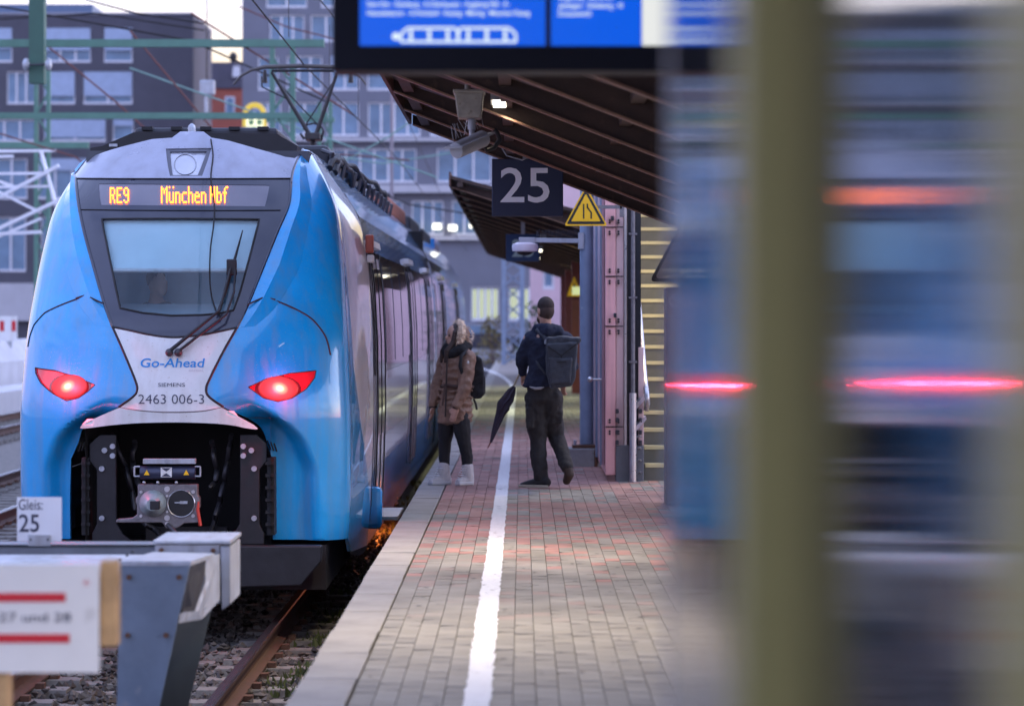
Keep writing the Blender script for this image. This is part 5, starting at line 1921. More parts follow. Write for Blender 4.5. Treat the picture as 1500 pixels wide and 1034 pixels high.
r2 = thing('office_building', 'long violet brick block with white framed windows and a pale band behind the far canopy', 'building', (-8, 190, 0))
rowsC = [(-10, 12, [(390, 450, 0, 1), (470, 540, 0, 2), (560, 700, 0, 3)]),
         (22, 62, [(395, 446, .0, 2), (455, 500, .0, 1), (530, 640, 0, 3), (660, 760, 0, 2)]),
         (82, 133, [(378, 408, 0, 0), (420, 472, .0, 2), (484, 526, .3, 1), (538, 572, 0, 0), (580, 640, 0, 1), (660, 760, 0, 2)]),
         (150, 200, [(372, 412, 0, 1), (424, 468, 0, 1), (480, 526, 0, 1), (539, 616, .0, 3), (630, 695, .2, 2), (705, 800, .0, 2)]),
         (218, 268, [(486, 610, .0, 5), (640, 720, 0, 2), (740, 820, 0, 2)]),
         (294, 345, [(538, 590, .0, 2), (603, 650, .0, 2), (662, 716, 0, 2), (730, 800, 0, 2), (480, 525, 0, 2)]),
         (420, 470, [(690, 731, 0, 3), (745, 790, 0, 2), (600, 660, 0, 2)])]
Z3, X3 = facade(r2, 190, (355 - HX) * 190 / FPX, (1150 - HX) * 190 / FPX, Z2(-60), -.2, rowsC, brick_c)
MB().box(X3(480), X3(880), 189.2, 189.97, Z3(283), Z3(272)).build('balcony_band', slab_w, r2)
MB().box(X3(480), X3(880), 189.5, 189.97, Z3(352), Z3(347)).build('sill_band', slab_w, r2)
MB().box(X3(355), X3(880), 189.4, 189.97, Z3(208), Z3(203)).build('sill_band', slab_w, r2)
lit = glow('shop_window_light', (.85, .95, .66), .62)
for a, b in ((692, 730), (746, 789)):
    MB().box(X3(a), X3(b), 190.205, 190.208, Z3(466), Z3(424)).build('lit_window', lit, r2)
wl = glow('facade_lamp_light', (1.0, .98, .85), 3.5)
for a in (606, 640, 663, 694, 752, 574):
    c = P(a, 329 + (a % 7), 189.0)
    t = thing('facade_lamp', {606: 'first', 640: 'second', 663: 'third', 694: 'fourth'}.get(a, 'dimly seen') + ' white facade lamp from the train roof, glowing under the pale band', 'lamp', c, 'lamps on the violet block')
    if a in (752, 574):
        t['label'] = 'white facade lamp hidden behind the number sign' if a == 752 else 'white facade lamp just above the train roof'
    MB().box(c.x - .28, c.x + .28, 188.9, 189.2, c.z - .18, c.z + .18).build('lamp_glass', wl, t, bevel=.05)
    MB().box(c.x - .32, c.x + .32, 188.95, 189.9, c.z + .185, c.z + .25).build('lamp_hood', slab_w, t)

r3 = thing('brick_house', 'red brick house with a slate dormer roof in the gap between the two blocks', 'building', ((320 - HX) * 240 / FPX, 240, 0))
k3 = 240 / FPX
X4, Z4 = (lambda px: (px - HX) * k3), (lambda py: CAMZ - (py - HY) * k3)
MB().box(X4(255), X4(380), 240, 252, -.2, Z4(130)).build('wall', mat('red_brick', (.34, .095, .065), .85, 0, .15, .6), r3)
m = MB()
m.prism([(X4(252), Z4(130)), (X4(383), Z4(130)), (X4(362), Z4(92)), (X4(275), Z4(92))], 239.8, 252, 'y')
m.build('roof', mat('slate_roof', (.075, .07, .10), .6, 0, .2, 1), r3, recalc=True)
for a, b in ((284, 293), (341, 353)):
    m = MB()
    m.prism([(X4(a), Z4(114)), (X4(b), Z4(114)), (X4(b - 1), Z4(98)), (X4(a + 2), Z4(98))], 239.4, 240, 'y')
    m.build('dormer', frame_w, r3, recalc=True)
MB().tube([(X4(340), 241, Z4(95)), (X4(340), 241, Z4(85))], .25, 8).ell((X4(340), 241, Z4(82)), (.35, .35, .42)).build('chimney', black_p, r3)
for a in (290, 330):
    f = MB().box(X4(a), X4(a + 14), 239.9, 239.98, Z4(172), Z4(142)).build('window', frame_w, r3)
    MB().box(X4(a + 2), X4(a + 12), 239.85, 239.895, Z4(169), Z4(144)).build('pane', pane_d, f)

ky = 110 / FPX
sg = thing('station_sign', 'yellow horseshoe arch sign over a lit white box above the train roof', 'sign', P(373, 190, 110))
MB().tube([P(359, 186, 110)] + [P(373 - 13.5 * math.cos(a), 168 - 14 * math.sin(a), 110) for a in np.linspace(0, math.pi, 15)] + [P(388, 186, 110)], .10, 8).build('arch', glow('arch_yellow', (.85, .62, .05), .9), sg, smooth=60)
a, b = P(361, 173, 110), P(386, 186, 110)
MB().box(a.x, b.x, 109.9, 110.1, b.z, a.z).build('lit_box', glow('sign_box_light', (.95, 1.0, .70), 1.5), sg)
for px in (365, 377):
    c = P(px + 3, 179.5, 109.88)
    MB().box(c.x - .10, c.x + .10, 109.87, 109.89, c.z - .10, c.z + .10).build('sign_mark', mat('mark_green', (.15, .30, .12), .5), sg)
MB().tube([P(373, 186, 110), Vector((P(373, 0, 110).x, 110, -.1))], .09, 8).build('sign_pole', green_st, sg)

# building of salmon brick with a white window beyond the far canopy, tower and bushes
r4 = thing('gate_house', 'salmon plastered house with a small white window beyond the man', 'building', (P(840, 0, 120).x, 120, 0))
facade(r4, 120, P(777, 0, 120).x, P(960, 0, 120).x, P(0, 250, 120).z, -.2, [(394, 424, [(795, 812, 0, 0)])], mat('salmon_plaster', (.66, .47, .50), .8, 0, .1, .8), 8)

# station building along the far side of the platform, mirrored in the train's flank
r5 = thing('station_building', 'long salmon station building with white framed windows beyond the stairs', 'building', (9.5, 75, 0))
MB().box(9.5, 20, 30, 118, -.2, 6.5).build('wall', mat('salmon_plaster'  , (.48, .34, .36)), r5)
MB().box(9.2, 20, 29.8, 118.2, 6.503, 6.8).build('roof', mat('roof_grey', (.07, .075, .09)), r5)
for k in range(20):
    w = MB().box(9.40, 9.497, 32 + k * 4.2, 33.6 + k * 4.2, 1.0, 3.4).build('window', frame_w, r5)
    MB().box(9.36, 9.397, 32.1 + k * 4.2, 33.5 + k * 4.2, 1.1, 3.3).build('pane', pane_d, w)

# catenary portals and masts
def portal(y, label, beams, masts, grp):
    r = thing('catenary_portal', label, 'portal', (P(200, 0, y).x, y, ZR), grp)
    for x0_, x1_, py, th in beams:
        a, b = P(x0_, py - th / 2, y), P(x1_, py + th / 2, y)
        MB().box(a.x, b.x, y - .08, y + .08, b.z, a.z).build('beam', green_st, r)
    for px, w_, top in masts:
        c = P(px, top, y)
        hw = w_ / FPX * y / 2
        for s in (-1, 1):
            MB().box(c.x + s * hw - .05, c.x + s * hw + .05, y - .06, y + .06, ZR - .2, c.z).build('mast_leg', green_st, r)
        m = MB()
        z = ZR
        sgn = 1
        while z < c.z - .5:
            m.bar((c.x - hw * sgn, y, z), (c.x + hw * sgn, y, z + .55), .05, .05)
            z += .55
            sgn = -sgn
        m.build('mast_lacing', green_st, r)
    return r


portal(58, 'green steel portal with two long beams spanning the tracks above the train', [(-80, 475, 64, 11), (-80, 480, 170, 9)], [(414, 30, 60)], 'green catenary portals')
portal(74, 'thinner green portal with a low beam left of the train roof', [(-80, 130, 213, 9), (390, 490, 176, 7)], [(476, 16, 150), (62, 18, 100)], 'green catenary portals')
hg = thing('catenary_hanger', 'green square tube hanging from above with insulator clamps at its foot', 'hanger', P(57, 125, 57))
a, b = P(46, -120, 57), P(68, 124, 57)
MB().box(a.x, b.x, 56.7, 57, b.z, a.z).build('hanger_tube', mat('hanger_green', (.045, .115, .085), .6, 0, .1), hg)
for px in (37, 70):
    MB().tube([P(px - 3, 95, 56.6), P(px + 3, 95, 56.6), P(px + 3, 96, 56.6)], [.08, .12, .05], 10).ell(P(px + 1, 95, 56.6), (.07, .1, .13)).build('insulator', galv, hg, smooth=60)
MB().tube([P(34, 96, 56.6), P(76, 94, 56.6)], .025, 6).build('insulator_rod', dark_st, hg)
lm_ = thing('lattice_mast', 'grey green lattice mast standing beyond the end of the platform', 'mast', (P(752, 0, 100).x, 100, -.1))
for px in (738, 765):
    a = P(px, 380, 100)
    MB().box(a.x - .08, a.x + .08, 99.9, 100.1, -.1, 5.2).build('mast_leg', greyblue, lm_)
m = MB()
a, b = P(738, 0, 100).x, P(765, 0, 100).x
z = 0
while z < 5:
    m.bar((a, 100, z), (b, 100, z + .55), .06, .06)
    m.bar((b, 100, z), (a, 100, z + .55), .06, .06)
    z += .55
m.build('mast_lacing', greyblue, lm_)

# white steel lattice left of the train
wlx = thing('white_lattice', 'white steel lattice frame with crossing struts left of the train', 'lattice', P(20, 300, 66))
for (x0_, y0_), (x1_, y1_), w_ in (((-60, 222), (82, 221), 4), ((-60, 255), (66, 254), 4), ((-60, 275), (75, 273), 4), ((-60, 320), (86, 243), 5), ((-60, 362), (90, 292), 5), ((-60, 372), (60, 320), 4), ((-60, 245), (24, 275), 4), ((-40, 262), (60, 312), 4), ((-60, 345), (60, 340), 5), ((-60, 230), (20, 229), 4), ((-60, 420), (-50, 220), 6), ((60, 222), (96, 350), 4)):
    MB().bar(P(x0_, y0_, 66 + rnd.uniform(-.5, .5)), P(x1_, y1_, 66 + rnd.uniform(-.5, .5)), w_ * 66 / FPX, w_ * 66 / FPX).build('strut', white_st, wlx)
MB().box(P(-58, 0, 66).x, P(-50, 0, 66).x, 65.8, 66.2, ZR - .3, P(0, 220, 66).z).build('strut_post', white_st, wlx)

# pale concrete wall and covered heap left of the tracks
rw = MB()
rw.prism([(-16.5, -1.05), (-15.2, -1.05), (-15.2, .35), (-15.6, .95), (-16.5, .95)], 50, 128, 'y')
rw.prism([(-14.8, -1.05), (-13.9, -1.05), (-13.9, -.35), (-14.8, -.30)], 46, 128, 'y')
tag(rw.build('retaining_wall', mat('pale_concrete', (.55, .55, .57), .85, 0, .12, 1.2, bump=.2), recalc=True), 'low pale concrete wall along the tracks left of the train', 'wall')
br = thing('barrier', 'red and white striped barrier board on the pale wall at the left edge', 'barrier', P(10, 500, 86))
a, b = P(-30, 463, 86), P(25, 500, 86)
MB().box(a.x, b.x, 86, 86.06, b.z, a.z).build('barrier_board', white_p, br)
for px in (-24, 0, 17):
    a, b = P(px, 470, 86), P(px + 6, 485, 86)
    MB().box(a.x, b.x, 85.985, 85.997, b.z, a.z).build('red_stripe', mat('bar_red', (.55, .015, .025)), br)
for px in (-18, 14):
    a = P(px, 500, 86)
    MB().box(a.x - .06, a.x + .06, 86, 86.1, ZR - .2, a.z).build('barrier_leg', galv, br)

# street beyond: parked cars, bushes
def car(x, y, col, label):
    r = thing('parked_car', label, 'car', (x, y, -.1), 'cars parked beyond the platform')
    m = MB()
    m.prism([(x - 2.1, .18), (x + 2.1, .18), (x + 2.15, .55), (x + 1.9, .78), (x + 1.05, .86), (x + .55, 1.28), (x - .9, 1.32), (x - 1.6, .9), (x - 2.12, .82)], y, y + 1.7, 'y')
    m.build('car_body', col, r, recalc=True, bevel=.08)
    m = MB()
    m.prism([(x + .9, .88), (x + .5, 1.22), (x - .85, 1.25), (x - 1.35, .9)], y - .01, y + 1.71, 'y')
    m.build('car_window', pane_d, r, recalc=True)
    for s in (-1.3, 1.3):
        w = MB().tube([(x + s, y - .02, .22), (x + s, y + .2, .22)], .32, 18).build('wheel', black_r, r)
        MB().tube([(x + s, y - .03, .22), (x + s, y - .021, .22)], .19, 14).build('rim', galv, w)
    MB().box(x + 2.02, x + 2.18, y + .1, y + .4, .52, .66).build('headlight', MATS['lamp_lens'], r)
car(P(705, 0, 135).x, 135, mat('car_dark', (.04, .045, .07), .25, .2, coat=1), 'dark parked car beyond the platform end beside the woman')
car(P(850, 0, 150).x, 150, mat('car_pale', (.45, .47, .52), .25, .2, coat=1), 'pale parked car in front of the salmon house')

def bush(px, d, w_, h_, col, label):
    r = thing('bush', label, 'bush', (P(px, 0, d).x, d, -.1), 'bushes by the far mast')
    c = P(px, 0, d)
    m = MB()
    for i in range(420):
        a, q = rnd.uniform(0, 6.28), rnd.random() ** .5
        z = rnd.random()
        rr = w_ * q * (1 - .5 * z) * (.8 + .3 * math.sin(3 * a))
        p = Vector((c.x + rr * math.cos(a), d + rr * math.sin(a), -.05 + h_ * z))
        e = rnd.uniform(.06, .14)
        u = Vector((rnd.uniform(-1, 1), rnd.uniform(-1, 1), rnd.uniform(-1, 1))).normalized() * e
        v = Vector((rnd.uniform(-1, 1), rnd.uniform(-1, 1), rnd.uniform(-1, 1))).normalized() * e
        m.add([p, p + u, p + u * .6 + v, p + v * .7], [(0, 1, 2, 3)])
    tag(m.build('foliage', col, r), kind='stuff')
    for k in range(4):
        MB().tube([(c.x, d, -.1), (c.x + rnd.uniform(-.3, .3), d + rnd.uniform(-.2, .2), h_ * .7)], [.03, .01], 5).build('stem', rust, r)
bush(722, 104, .9, 1.7, mat('bush_autumn', (.16, .13, .05), .9, 0, .4, 2), 'yellowish bush left of the lattice mast')
bush(786, 106, 1.0, 2.2, mat('bush_green', (.07, .10, .05), .9, 0, .4, 2), 'green bush right of the lattice mast')

# overhead wires
wire_m = mat('wire_dark', (.03, .026, .026), .5, .5)
wire_r = mat('wire_red_brown', (.16, .06, .05), .6, .2)
wire_g = mat('wire_green', (.20, .34, .30), .6)


def wire(name, pts, r, m, label):
    o = MB().tube(pts, r, 5).build(name, m, smooth=60)
    return tag(o, label, 'wire', 'overhead wires')


zc = ZR + 5.66
wire('contact_wire', [(TX + .1, 4, zc), (TX - .1, 36.8, zc), (TX + .15, 58, zc), (TX, 140, zc)], .010, wire_m, 'contact wire touching the raised pantograph of the train')
wire('messenger_wire', [(TX, 4, zc + 1.6), (TX, 30, zc + .75), (TX, 58, zc + 1.6), (TX, 100, zc + .7), (TX, 140, zc + 1.6)], .009, wire_m, 'sagging messenger wire above the contact wire of the train')
dw_ = []
for y in (22, 27, 33, 40, 47):
    tz = zc + .75 + .85 * ((y - 30) / 28) ** 2
    wire('dropper_wire', [(TX, y, zc), (TX, y, tz)], .005, wire_m, 'thin dropper wire above the train, ' + {22: 'nearest to the nose', 27: 'second from the nose', 33: 'just before the pantograph', 40: 'just behind the pantograph', 47: 'farthest along the roof'}[y])
for (a, b, c_), nm, m_, lb in (
        (((0, 10, 60), (280, 60, 60), (480, 150, 60)), 'span_wire', wire_m, 'dark span wire falling from upper left over the dark block'),
        (((190, 45, 62), (320, 200, 62), (420, 330, 62)), 'span_wire', wire_r, 'reddish span wire crossing the gap above the train'),
        (((60, 60, 62), (170, 150, 62), (280, 250, 62)), 'span_wire', wire_r, 'reddish span wire over the windows of the dark block'),
        (((190, 100, 64), (330, 150, 64), (640, 260, 64)), 'span_wire', wire_g, 'greenish span wire running over the dark block towards the canopy'),
        (((490, 245, 66), (570, 200, 66), (700, 110, 66)), 'span_wire', wire_g, 'pale green wire rising in front of the violet block'),
        (((470, 225, 66), (520, 228, 66), (600, 235, 66)), 'span_wire', wire_r, 'short reddish wire level in front of the dark recess'),
        (((280, 20, 58), (360, 70, 58), (520, 170, 58)), 'span_wire', wire_r, 'reddish wire crossing the sky gap'),
        (((-20, 30, 70), (140, 20, 70), (300, 45, 70)), 'span_wire', wire_m, 'thin dark wire along the roof line of the dark block'),
        (((125, 0, 64), (200, 20, 64), (300, 35, 64)), 'span_wire', wire_m, 'short dark wire above the parapet of the dark block'),
        (((350, 10, 72), (420, 40, 72), (500, 60, 72)), 'span_wire', wire_r, 'reddish wire over the top windows of the violet block'),
        (((430, 220, 72), (560, 240, 72), (720, 215, 72)), 'span_wire', wire_g, 'greenish sagging wire in front of the pale band'),
        (((480, 250, 75), (600, 300, 75), (730, 320, 75)), 'span_wire', wire_m, 'dark wire over the lower window row of the violet block'),
        (((-20, 190, 66), (110, 230, 66), (200, 300, 66)), 'span_wire', wire_r, 'reddish wire falling behind the left side of the train')):
    wire(nm, [P(*a), P(*b), P(*c_)], .02, m_, lb)
wire('span_wire', [P(303, -20, 90), P(303, 118, 90)], .022, wire_m, 'vertical wire with a weight hanging in the sky gap')
wb = thing('tension_weight', 'pale tension weight hanging in the sky gap between the blocks', 'weight', P(304, 130, 90))
a, b = P(293, 118, 90), P(315, 140, 90)
MB().box(a.x, b.x, 89.9, 90.1, b.z, a.z).build('weight_block', galv, wb, bevel=.05)
MB().tube([P(302, 140, 90), P(302, 165, 90)], .06, 6).build('weight_rod', galv, wb)
wire('mast_wire', [P(574, 130, 80), P(574, 330, 80)], .05, mat('pole_violet', (.25, .22, .25), .6), 'thin vertical pole in front of the violet block')
# ------------------------------------------------------------------ people
def remesh(o, v, sm=3):
    md = o.modifiers.new('surface', 'REMESH')
    md.mode, md.voxel_size, md.use_smooth_shade = 'VOXEL', v, True
    if sm:
        s = o.modifiers.new('soften', 'SMOOTH')
        s.factor, s.iterations = .5, sm
    return o


def hand(m, w, f, side, L=.17, curl=.5):
    """palm at wrist w, pointing along f; side = direction of the thumb; fingers curl"""
    f, side = f.normalized(), side.normalized()
    n = f.cross(side).normalized()
    R = Matrix((side, n, f)).transposed()
    m.ell(w + f * L * .28, (.038, .019, L * .32), R, 10, 7)
    for k, ln in enumerate((.92, 1.0, .94, .76)):
        o = side * (.026 - k * .0175)
        b = w + f * L * .46 + o
        p1 = b + f * L * .24 * ln + n * .006
        p2 = p1 + (f * math.cos(curl) + n * math.sin(curl)) * L * .17 * ln
        p3 = p2 + (f * math.cos(curl * 2) + n * math.sin(curl * 2)) * L * .13 * ln
        m.limb([b, p1, p2, p3], [.0105, .0100, .0092, .008], 7)
    t0 = w + f * L * .14 + side * .026
    t1 = t0 + (side * .8 + f * .7).normalized() * L * .24
    t2 = t1 + (f + n * curl).normalized() * L * .17
    m.limb([t0, t1, t2], [.014, .012, .009], 7)


def cloth_folds(o, strength=.02, size=.09):
    tx = bpy.data.textures.new('folds', 'CLOUDS')
    tx.noise_scale = size
    d = o.modifiers.new('folds', 'DISPLACE')
    d.texture, d.strength, d.mid_level = tx, strength, .5
    d.texture_coords = 'GLOBAL'


jean = mat('trousers_black', (.022, .020, .020), .85, 0, .25, 14, bump=.5, bscale=90)
jack_n = mat('jacket_navy', (.009, .014, .036), .85, 0, .2, 10, bump=.5, bscale=120)
coat_b = mat('coat_brown', (.25, .150, .100), .5, 0, .2, 8, bump=.5, bscale=45)
fur = mat('fur_tan', (.74, .56, .40), .9, 0, .35, 30, bump=.6, bscale=120)
bag_g = mat('bag_grey', (.040, .048, .064), .65, 0, .2, 10, bump=.4, bscale=150)
bag_b = mat('bag_black', (.012, .012, .014), .7, 0, .2, 10, bump=.4, bscale=150)
hair_m = mat('dark_hair_short', (.030, .018, .014), .75, 0, .4, 60, bump=.5, bscale=200)
sole = mat('sole_pale', (.40, .36, .28), .7)

# ---------------------------------------------------------------- man walking away
dm = 27.6
man = thing('person', 'man in navy hooded jacket and black cargo trousers walking away with a grey backpack', 'person', (P(795, 0, dm).x, dm, 0))


def J(px, py, dy=0.0):
    p = P(px, py, dm + dy)
    return p


hd = J(799, 455)
m = MB()
yaw = Matrix.Rotation(math.radians(28), 3, 'Z')      # facing ahead and a little to the left
fw = yaw @ Vector((0, 1, 0))
m.ell(hd + Vector((0, 0, .025)), (.078, .098, .108), yaw)
m.ell(hd + fw * .035 + Vector((0, 0, -.065)), (.060, .068, .07), yaw)
m.ell(hd + fw * .105 + Vector((0, 0, -.025)), (.014, .022, .026), yaw)          # nose
for s in (-1, 1):
    e = hd + (yaw @ Vector((s * .079, -.005, -.015)))
    m.ell(e, (.011, .022, .034), yaw, 8, 6)
m.limb([hd + Vector((0, -.01, -.08)), J(800, 488, .02)], [.057, .066])
sh = J(800, 497)
shl, shr = J(777, 497, .03), J(829, 500, -.02)
m.limb([shl, shr], [.075, .075])
m.limb([sh, J(799, 535), J(795, 565)], [(.15, .10), (.14, .10), (.14, .105)])
el, ha = J(765, 527, .06), J(767, 546, .14)
er, hr_ = J(838, 535, .04), J(826, 560, .16)
m.limb([shl, el, ha], [.055, .045, .032])
m.limb([shr, er, hr_], [.055, .045, .032])
kl, al = J(788, 642, .08), J(792, 702, .02)
kr, arr = J(815, 640, .14), J(830, 682, -.10)
m.limb([J(786, 575), kl, al], [.085, .060, .045])
m.limb([J(808, 575), kr, arr], [.085, .060, .045])
hand(m, ha, Vector((-.15, .25, -1)), Vector((.4, .9, .1)), .17, .9)
hand(m, hr_, Vector((-.1, .5, -1)), Vector((-.6, .8, 0)), .17, .6)
remesh(m.build('body', skin, man), .009, 2)
for s in (-1, 1):
    MB().ell(hd + fw * .088 + (yaw @ Vector((s * .030, 0, .005))), (.011, .009, .009)).build('eye', mat('eye_dark', (.02, .015, .012), .2), man, smooth=180)
m = MB()
m.ell(hd + Vector((0, 0, .047)) - fw * .006, (.081, .100, .092), yaw)
remesh(m.build('hair', hair_m, man), .008, 1)
m = MB().ell(hd - fw * .017 + Vector((0, 0, .002)), (.0775, .0905, .100), yaw)
m.build('hair_fade', mat('hair_cropped', (.058, .035, .027), .75, 0, .4, 70, bump=.5, bscale=250), man, smooth=180)
m = MB()
m.ell(hd + fw * .05 + Vector((0, 0, -.085)), (.062, .062, .055), yaw)
m.build('beard', mat('beard_brown', (.07, .035, .022), .8), man, smooth=180)
# jacket
m = MB()
m.limb([J(781, 498, .02), J(826, 500, -.01)], [.095, .10])
m.limb([J(803, 494), sh, J(800, 520), J(798, 545), J(790, 565)], [(.12, .10), (.185, .13), (.185, .135), (.165, .135), (.165, .14)], zr=.03)
m.limb([J(778, 499, .02), J(767, 520, .05), el, J(766, 545, .13)], [.082, .076, .066, .048])
m.limb([J(828, 500, -.02), er, hr_ + Vector((0, 0, .02))], [.082, .066, .048])
m.limb([J(788, 482, .0), J(802, 485, -.07), J(818, 485, -.05)], [.055, .085, .055])
m.limb([J(786, 484, .06), J(800, 480, -.02), J(814, 484, .04)], [.045, .05, .045])
o = remesh(m.build('jacket', jack_n, man), .012, 3)
cloth_folds(o, .035, .07)
MB().tube([J(776, 566.5, -.11), J(784, 569, -.14), J(792, 568.5, -.15), J(797, 567, -.15)], [.006, .013, .013, .004], 8).build('shirt_hem', mat('shirt_grey', (.35, .35, .36), .8), man, smooth=180)
# trousers
m = MB()
m.limb([J(794, 562), J(796, 584)], [(.155, .12), (.160, .125)], zr=.05)
m.limb([J(786, 582), J(786, 612, .04), kl, J(789, 672, .03), J(792, 698, .02)], [(.115, .115), (.108, .11), (.088, .09), (.080, .08), (.076, .08)])
m.limb([J(808, 582), J(810, 612, .08), kr, J(823, 662, .02), arr], [(.112, .115), (.100, .11), (.084, .09), (.074, .08), (.068, .075)])
m.obox(J(776, 612, .0), (.07, .17, .20))
m.obox(J(819, 606, .06), (.05, .15, .18))
o = remesh(m.build('trousers', jean, man), .012, 2)
cloth_folds(o, .030, .075)
# shoes
m = MB()
m.limb([J(800, 706, -.02), J(782, 708, .03), J(766, 711, .06)], [(.05, .055), (.048, .05), (.035, .042)])
m.limb([J(794, 690, .01), J(797, 706, .0)], [.055, .055])
o = remesh(m.build('shoe', bag_b, man), .009, 2)
m = MB()
q = [J(759, 712.5, .02), J(770, 712, -.03), J(803, 712.5, -.09), J(803.5, 712.5, .03), J(770, 712, .12)]
z0 = .0
m.prism([(p.x, p.y) for p in q], .0, .028, 'z')
m.build('shoe_sole', sole, man, recalc=True, bevel=.006)
m = MB()
m.limb([J(831, 684, -.12), J(834, 694, -.12), J(830, 704, -.05)], [(.052, .05), (.050, .05), (.04, .042)])
o = remesh(m.build('shoe', mat('shoe_brown', (.05, .033, .024), .7, 0, .2, 10), man), .009, 2)
# backpack
bk = thing('backpack', 'grey roll top backpack worn on the back of the man', 'backpack', J(823, 530, -.25))
m = MB()
R5 = Matrix.Rotation(math.radians(-4), 3, 'Y') @ Matrix.Rotation(math.radians(12), 3, 'Z')
q = [(800, 503), (846, 501), (843, 555), (836, 566), (806, 569), (800, 545)]
m.prism([(J(a, 0, -.25).x, J(0, b, -.25).z) for a, b in q], dm - .34, dm - .13, 'y')
o = remesh(m.build('bag_body', bag_g, bk, recalc=True), .012, 8)
cloth_folds(o, .022, .09)
m = MB()
m.prism([(J(a, 0, -.25).x, J(0, b, -.25).z) for a, b in ((801, 506), (801, 494), (826, 492), (851, 495), (850, 500), (843, 508))], dm - .31, dm - .14, 'y')
o = remesh(m.build('roll_top', bag_g, bk, recalc=True), .011, 6)
cloth_folds(o, .025, .06)
m = MB()
m.prism([(J(a, 0, -.3).x, J(0, b, -.3).z) for a, b in ((803, 524), (838, 524), (836, 561), (806, 563))], dm - .375, dm - .33, 'y')
o = remesh(m.build('front_pocket', bag_g, bk, recalc=True), .010, 4)
cloth_folds(o, .015, .06)
for a in (((803, 508), (822, 521)), ((846, 503), (822, 521)), ((822, 521), (823, 527))):
    MB().bar(J(*a[0], -.355), J(*a[1], -.365), .012, .02, up=(0, 1, 0)).build('closing_strap', bag_b, bk)
MB().tube([J(815, 530, -.385), J(830, 530, -.385)], .005, 6).build('zip', bag_b, bk)
MB().tube([J(803, 504, -.14), J(797, 492, -.115), J(788, 483.5, -.06), J(784, 484, .04)], [.024, .026, .026, .024], 8).build('shoulder_strap', bag_g, bk, smooth=60)
MB().tube([J(803, 551, -.12), J(797, 545, -.135), J(789, 535, -.13), J(785, 527, -.09)], .012, 6).build('side_strap', bag_g, bk, smooth=60)
MB().tube([J(800, 497, -.17), J(799, 504, -.17)], .014, 6).build('buckle', galv, bk)
# umbrella
um = thing('umbrella', 'folded dark purple umbrella held pointing down in the left hand of the man', 'umbrella', J(716, 655, .05))
MB().tube([J(771, 548, .17), J(770, 556, .15), J(765, 557, .14), J(764, 551, .13)], .012, 8).build('umbrella_handle', mat('handle_tan', (.26, .17, .10), .4), um, smooth=60)
MB().tube([J(764.5, 540, .13), J(750, 570, .10)], .010, 8).build('umbrella_shaft', mat('shaft_brass', (.42, .34, .24), .35, .6), um, smooth=60)
m = MB()
ax = [J(753, 566, .10), J(749, 573, .10), J(744, 584, .09), J(738, 592, .085), J(740, 588, .09), J(733, 606, .08), J(724, 632, .06), J(719, 648, .055)]
rr = [.02, .045, .062, .066, .066, .048, .028, .012]
ax[4] = J(737, 597, .085)
n = 16
vs2, fs2 = [], []
dirv = (ax[-1] - ax[0]).normalized()
u = dirv.cross(Vector((0, 1, 0))).normalized()
w = dirv.cross(u)
for i, p in enumerate(ax):
    for k in range(n):
        a = 2 * math.pi * k / n
        r_ = rr[i] * (1 if k % 2 else .72)
        vs2.append(p + (u * math.cos(a + i * .12) + w * math.sin(a + i * .12)) * r_)
for i in range(len(ax) - 1):
    for k in range(n):
        fs2.append((i * n + k, i * n + (k + 1) % n, (i + 1) * n + (k + 1) % n, (i + 1) * n + k))
m.add(vs2, fs2)
m.build('umbrella_canopy', mat('umbrella_purple', (.022, .014, .032), .6, 0, .2, 10), um, recalc=True)
MB().tube([J(719, 647, .055), J(714.5, 656, .05)], [.008, .005], 6).build('umbrella_tip', mat('tip_red', (.22, .06, .05), .5), um)

# ---------------------------------------------------------------- woman waiting, turned to the train
dwm = 28.1
wom = thing('person', 'woman in brown quilted coat with fur hood standing at the kerb facing the train', 'person', (P(662, 0, dwm).x, dwm, 0))


def Q(px, py, dy=0.0):
    return P(px, py, dwm + dy)


hd = Q(668, 492)
yaw = Matrix.Rotation(math.radians(112), 3, 'Z')       # looks to the left, towards the train side
fw = yaw @ Vector((0, 1, 0))
m = MB()
m.ell(hd + Vector((0, 0, .02)), (.072, .092, .10), yaw)
m.ell(hd + fw * .035 + Vector((0, 0, -.06)), (.054, .060, .062), yaw)
m.ell(hd + fw * .097 + Vector((0, 0, -.02)), (.012, .020, .024), yaw)
m.ell(hd + fw * .088 + Vector((0, 0, -.062)), (.022, .012, .010), yaw)
for s in (-1, 1):
    m.ell(hd + (yaw @ Vector((s * .072, -.005, -.015))), (.010, .02, .03), yaw, 8, 6)
m.limb([hd + Vector((0, 0, -.07)), Q(670, 522)], [.05, .058])
shf, shb = Q(686, 524, -.12), Q(653, 525, .10)
m.limb([shf, shb], [.065, .065])
m.limb([Q(671, 528), Q(669, 568), Q(667, 604)], [(.13, .11), (.115, .10), (.13, .11)], zr=.03)
e1, h1 = Q(681, 566, -.17), Q(669, 596, -.20)
e2, h2 = Q(640, 566, .10), Q(634.5, 595, .06)
m.limb([shf, e1, h1], [.05, .04, .028])
m.limb([shb, e2, h2], [.05, .04, .028])
k1, a1 = Q(680, 648, -.07), Q(685, 688, -.04)
k2, a2 = Q(652, 646, .06), Q(651, 688, .04)
m.limb([Q(676, 615, -.06), k1, a1], [.08, .055, .04])
m.limb([Q(655, 615, .06), k2, a2], [.08, .055, .04])
hand(m, h1, Vector((-.35, -.1, -1)), Vector((-.9, .2, .2)), .16, .5)
hand(m, h2, Vector((-.1, -.2, -1)), Vector((-.3, -.9, .1)), .16, .4)
remesh(m.build('body', skin, wom), .009, 2)
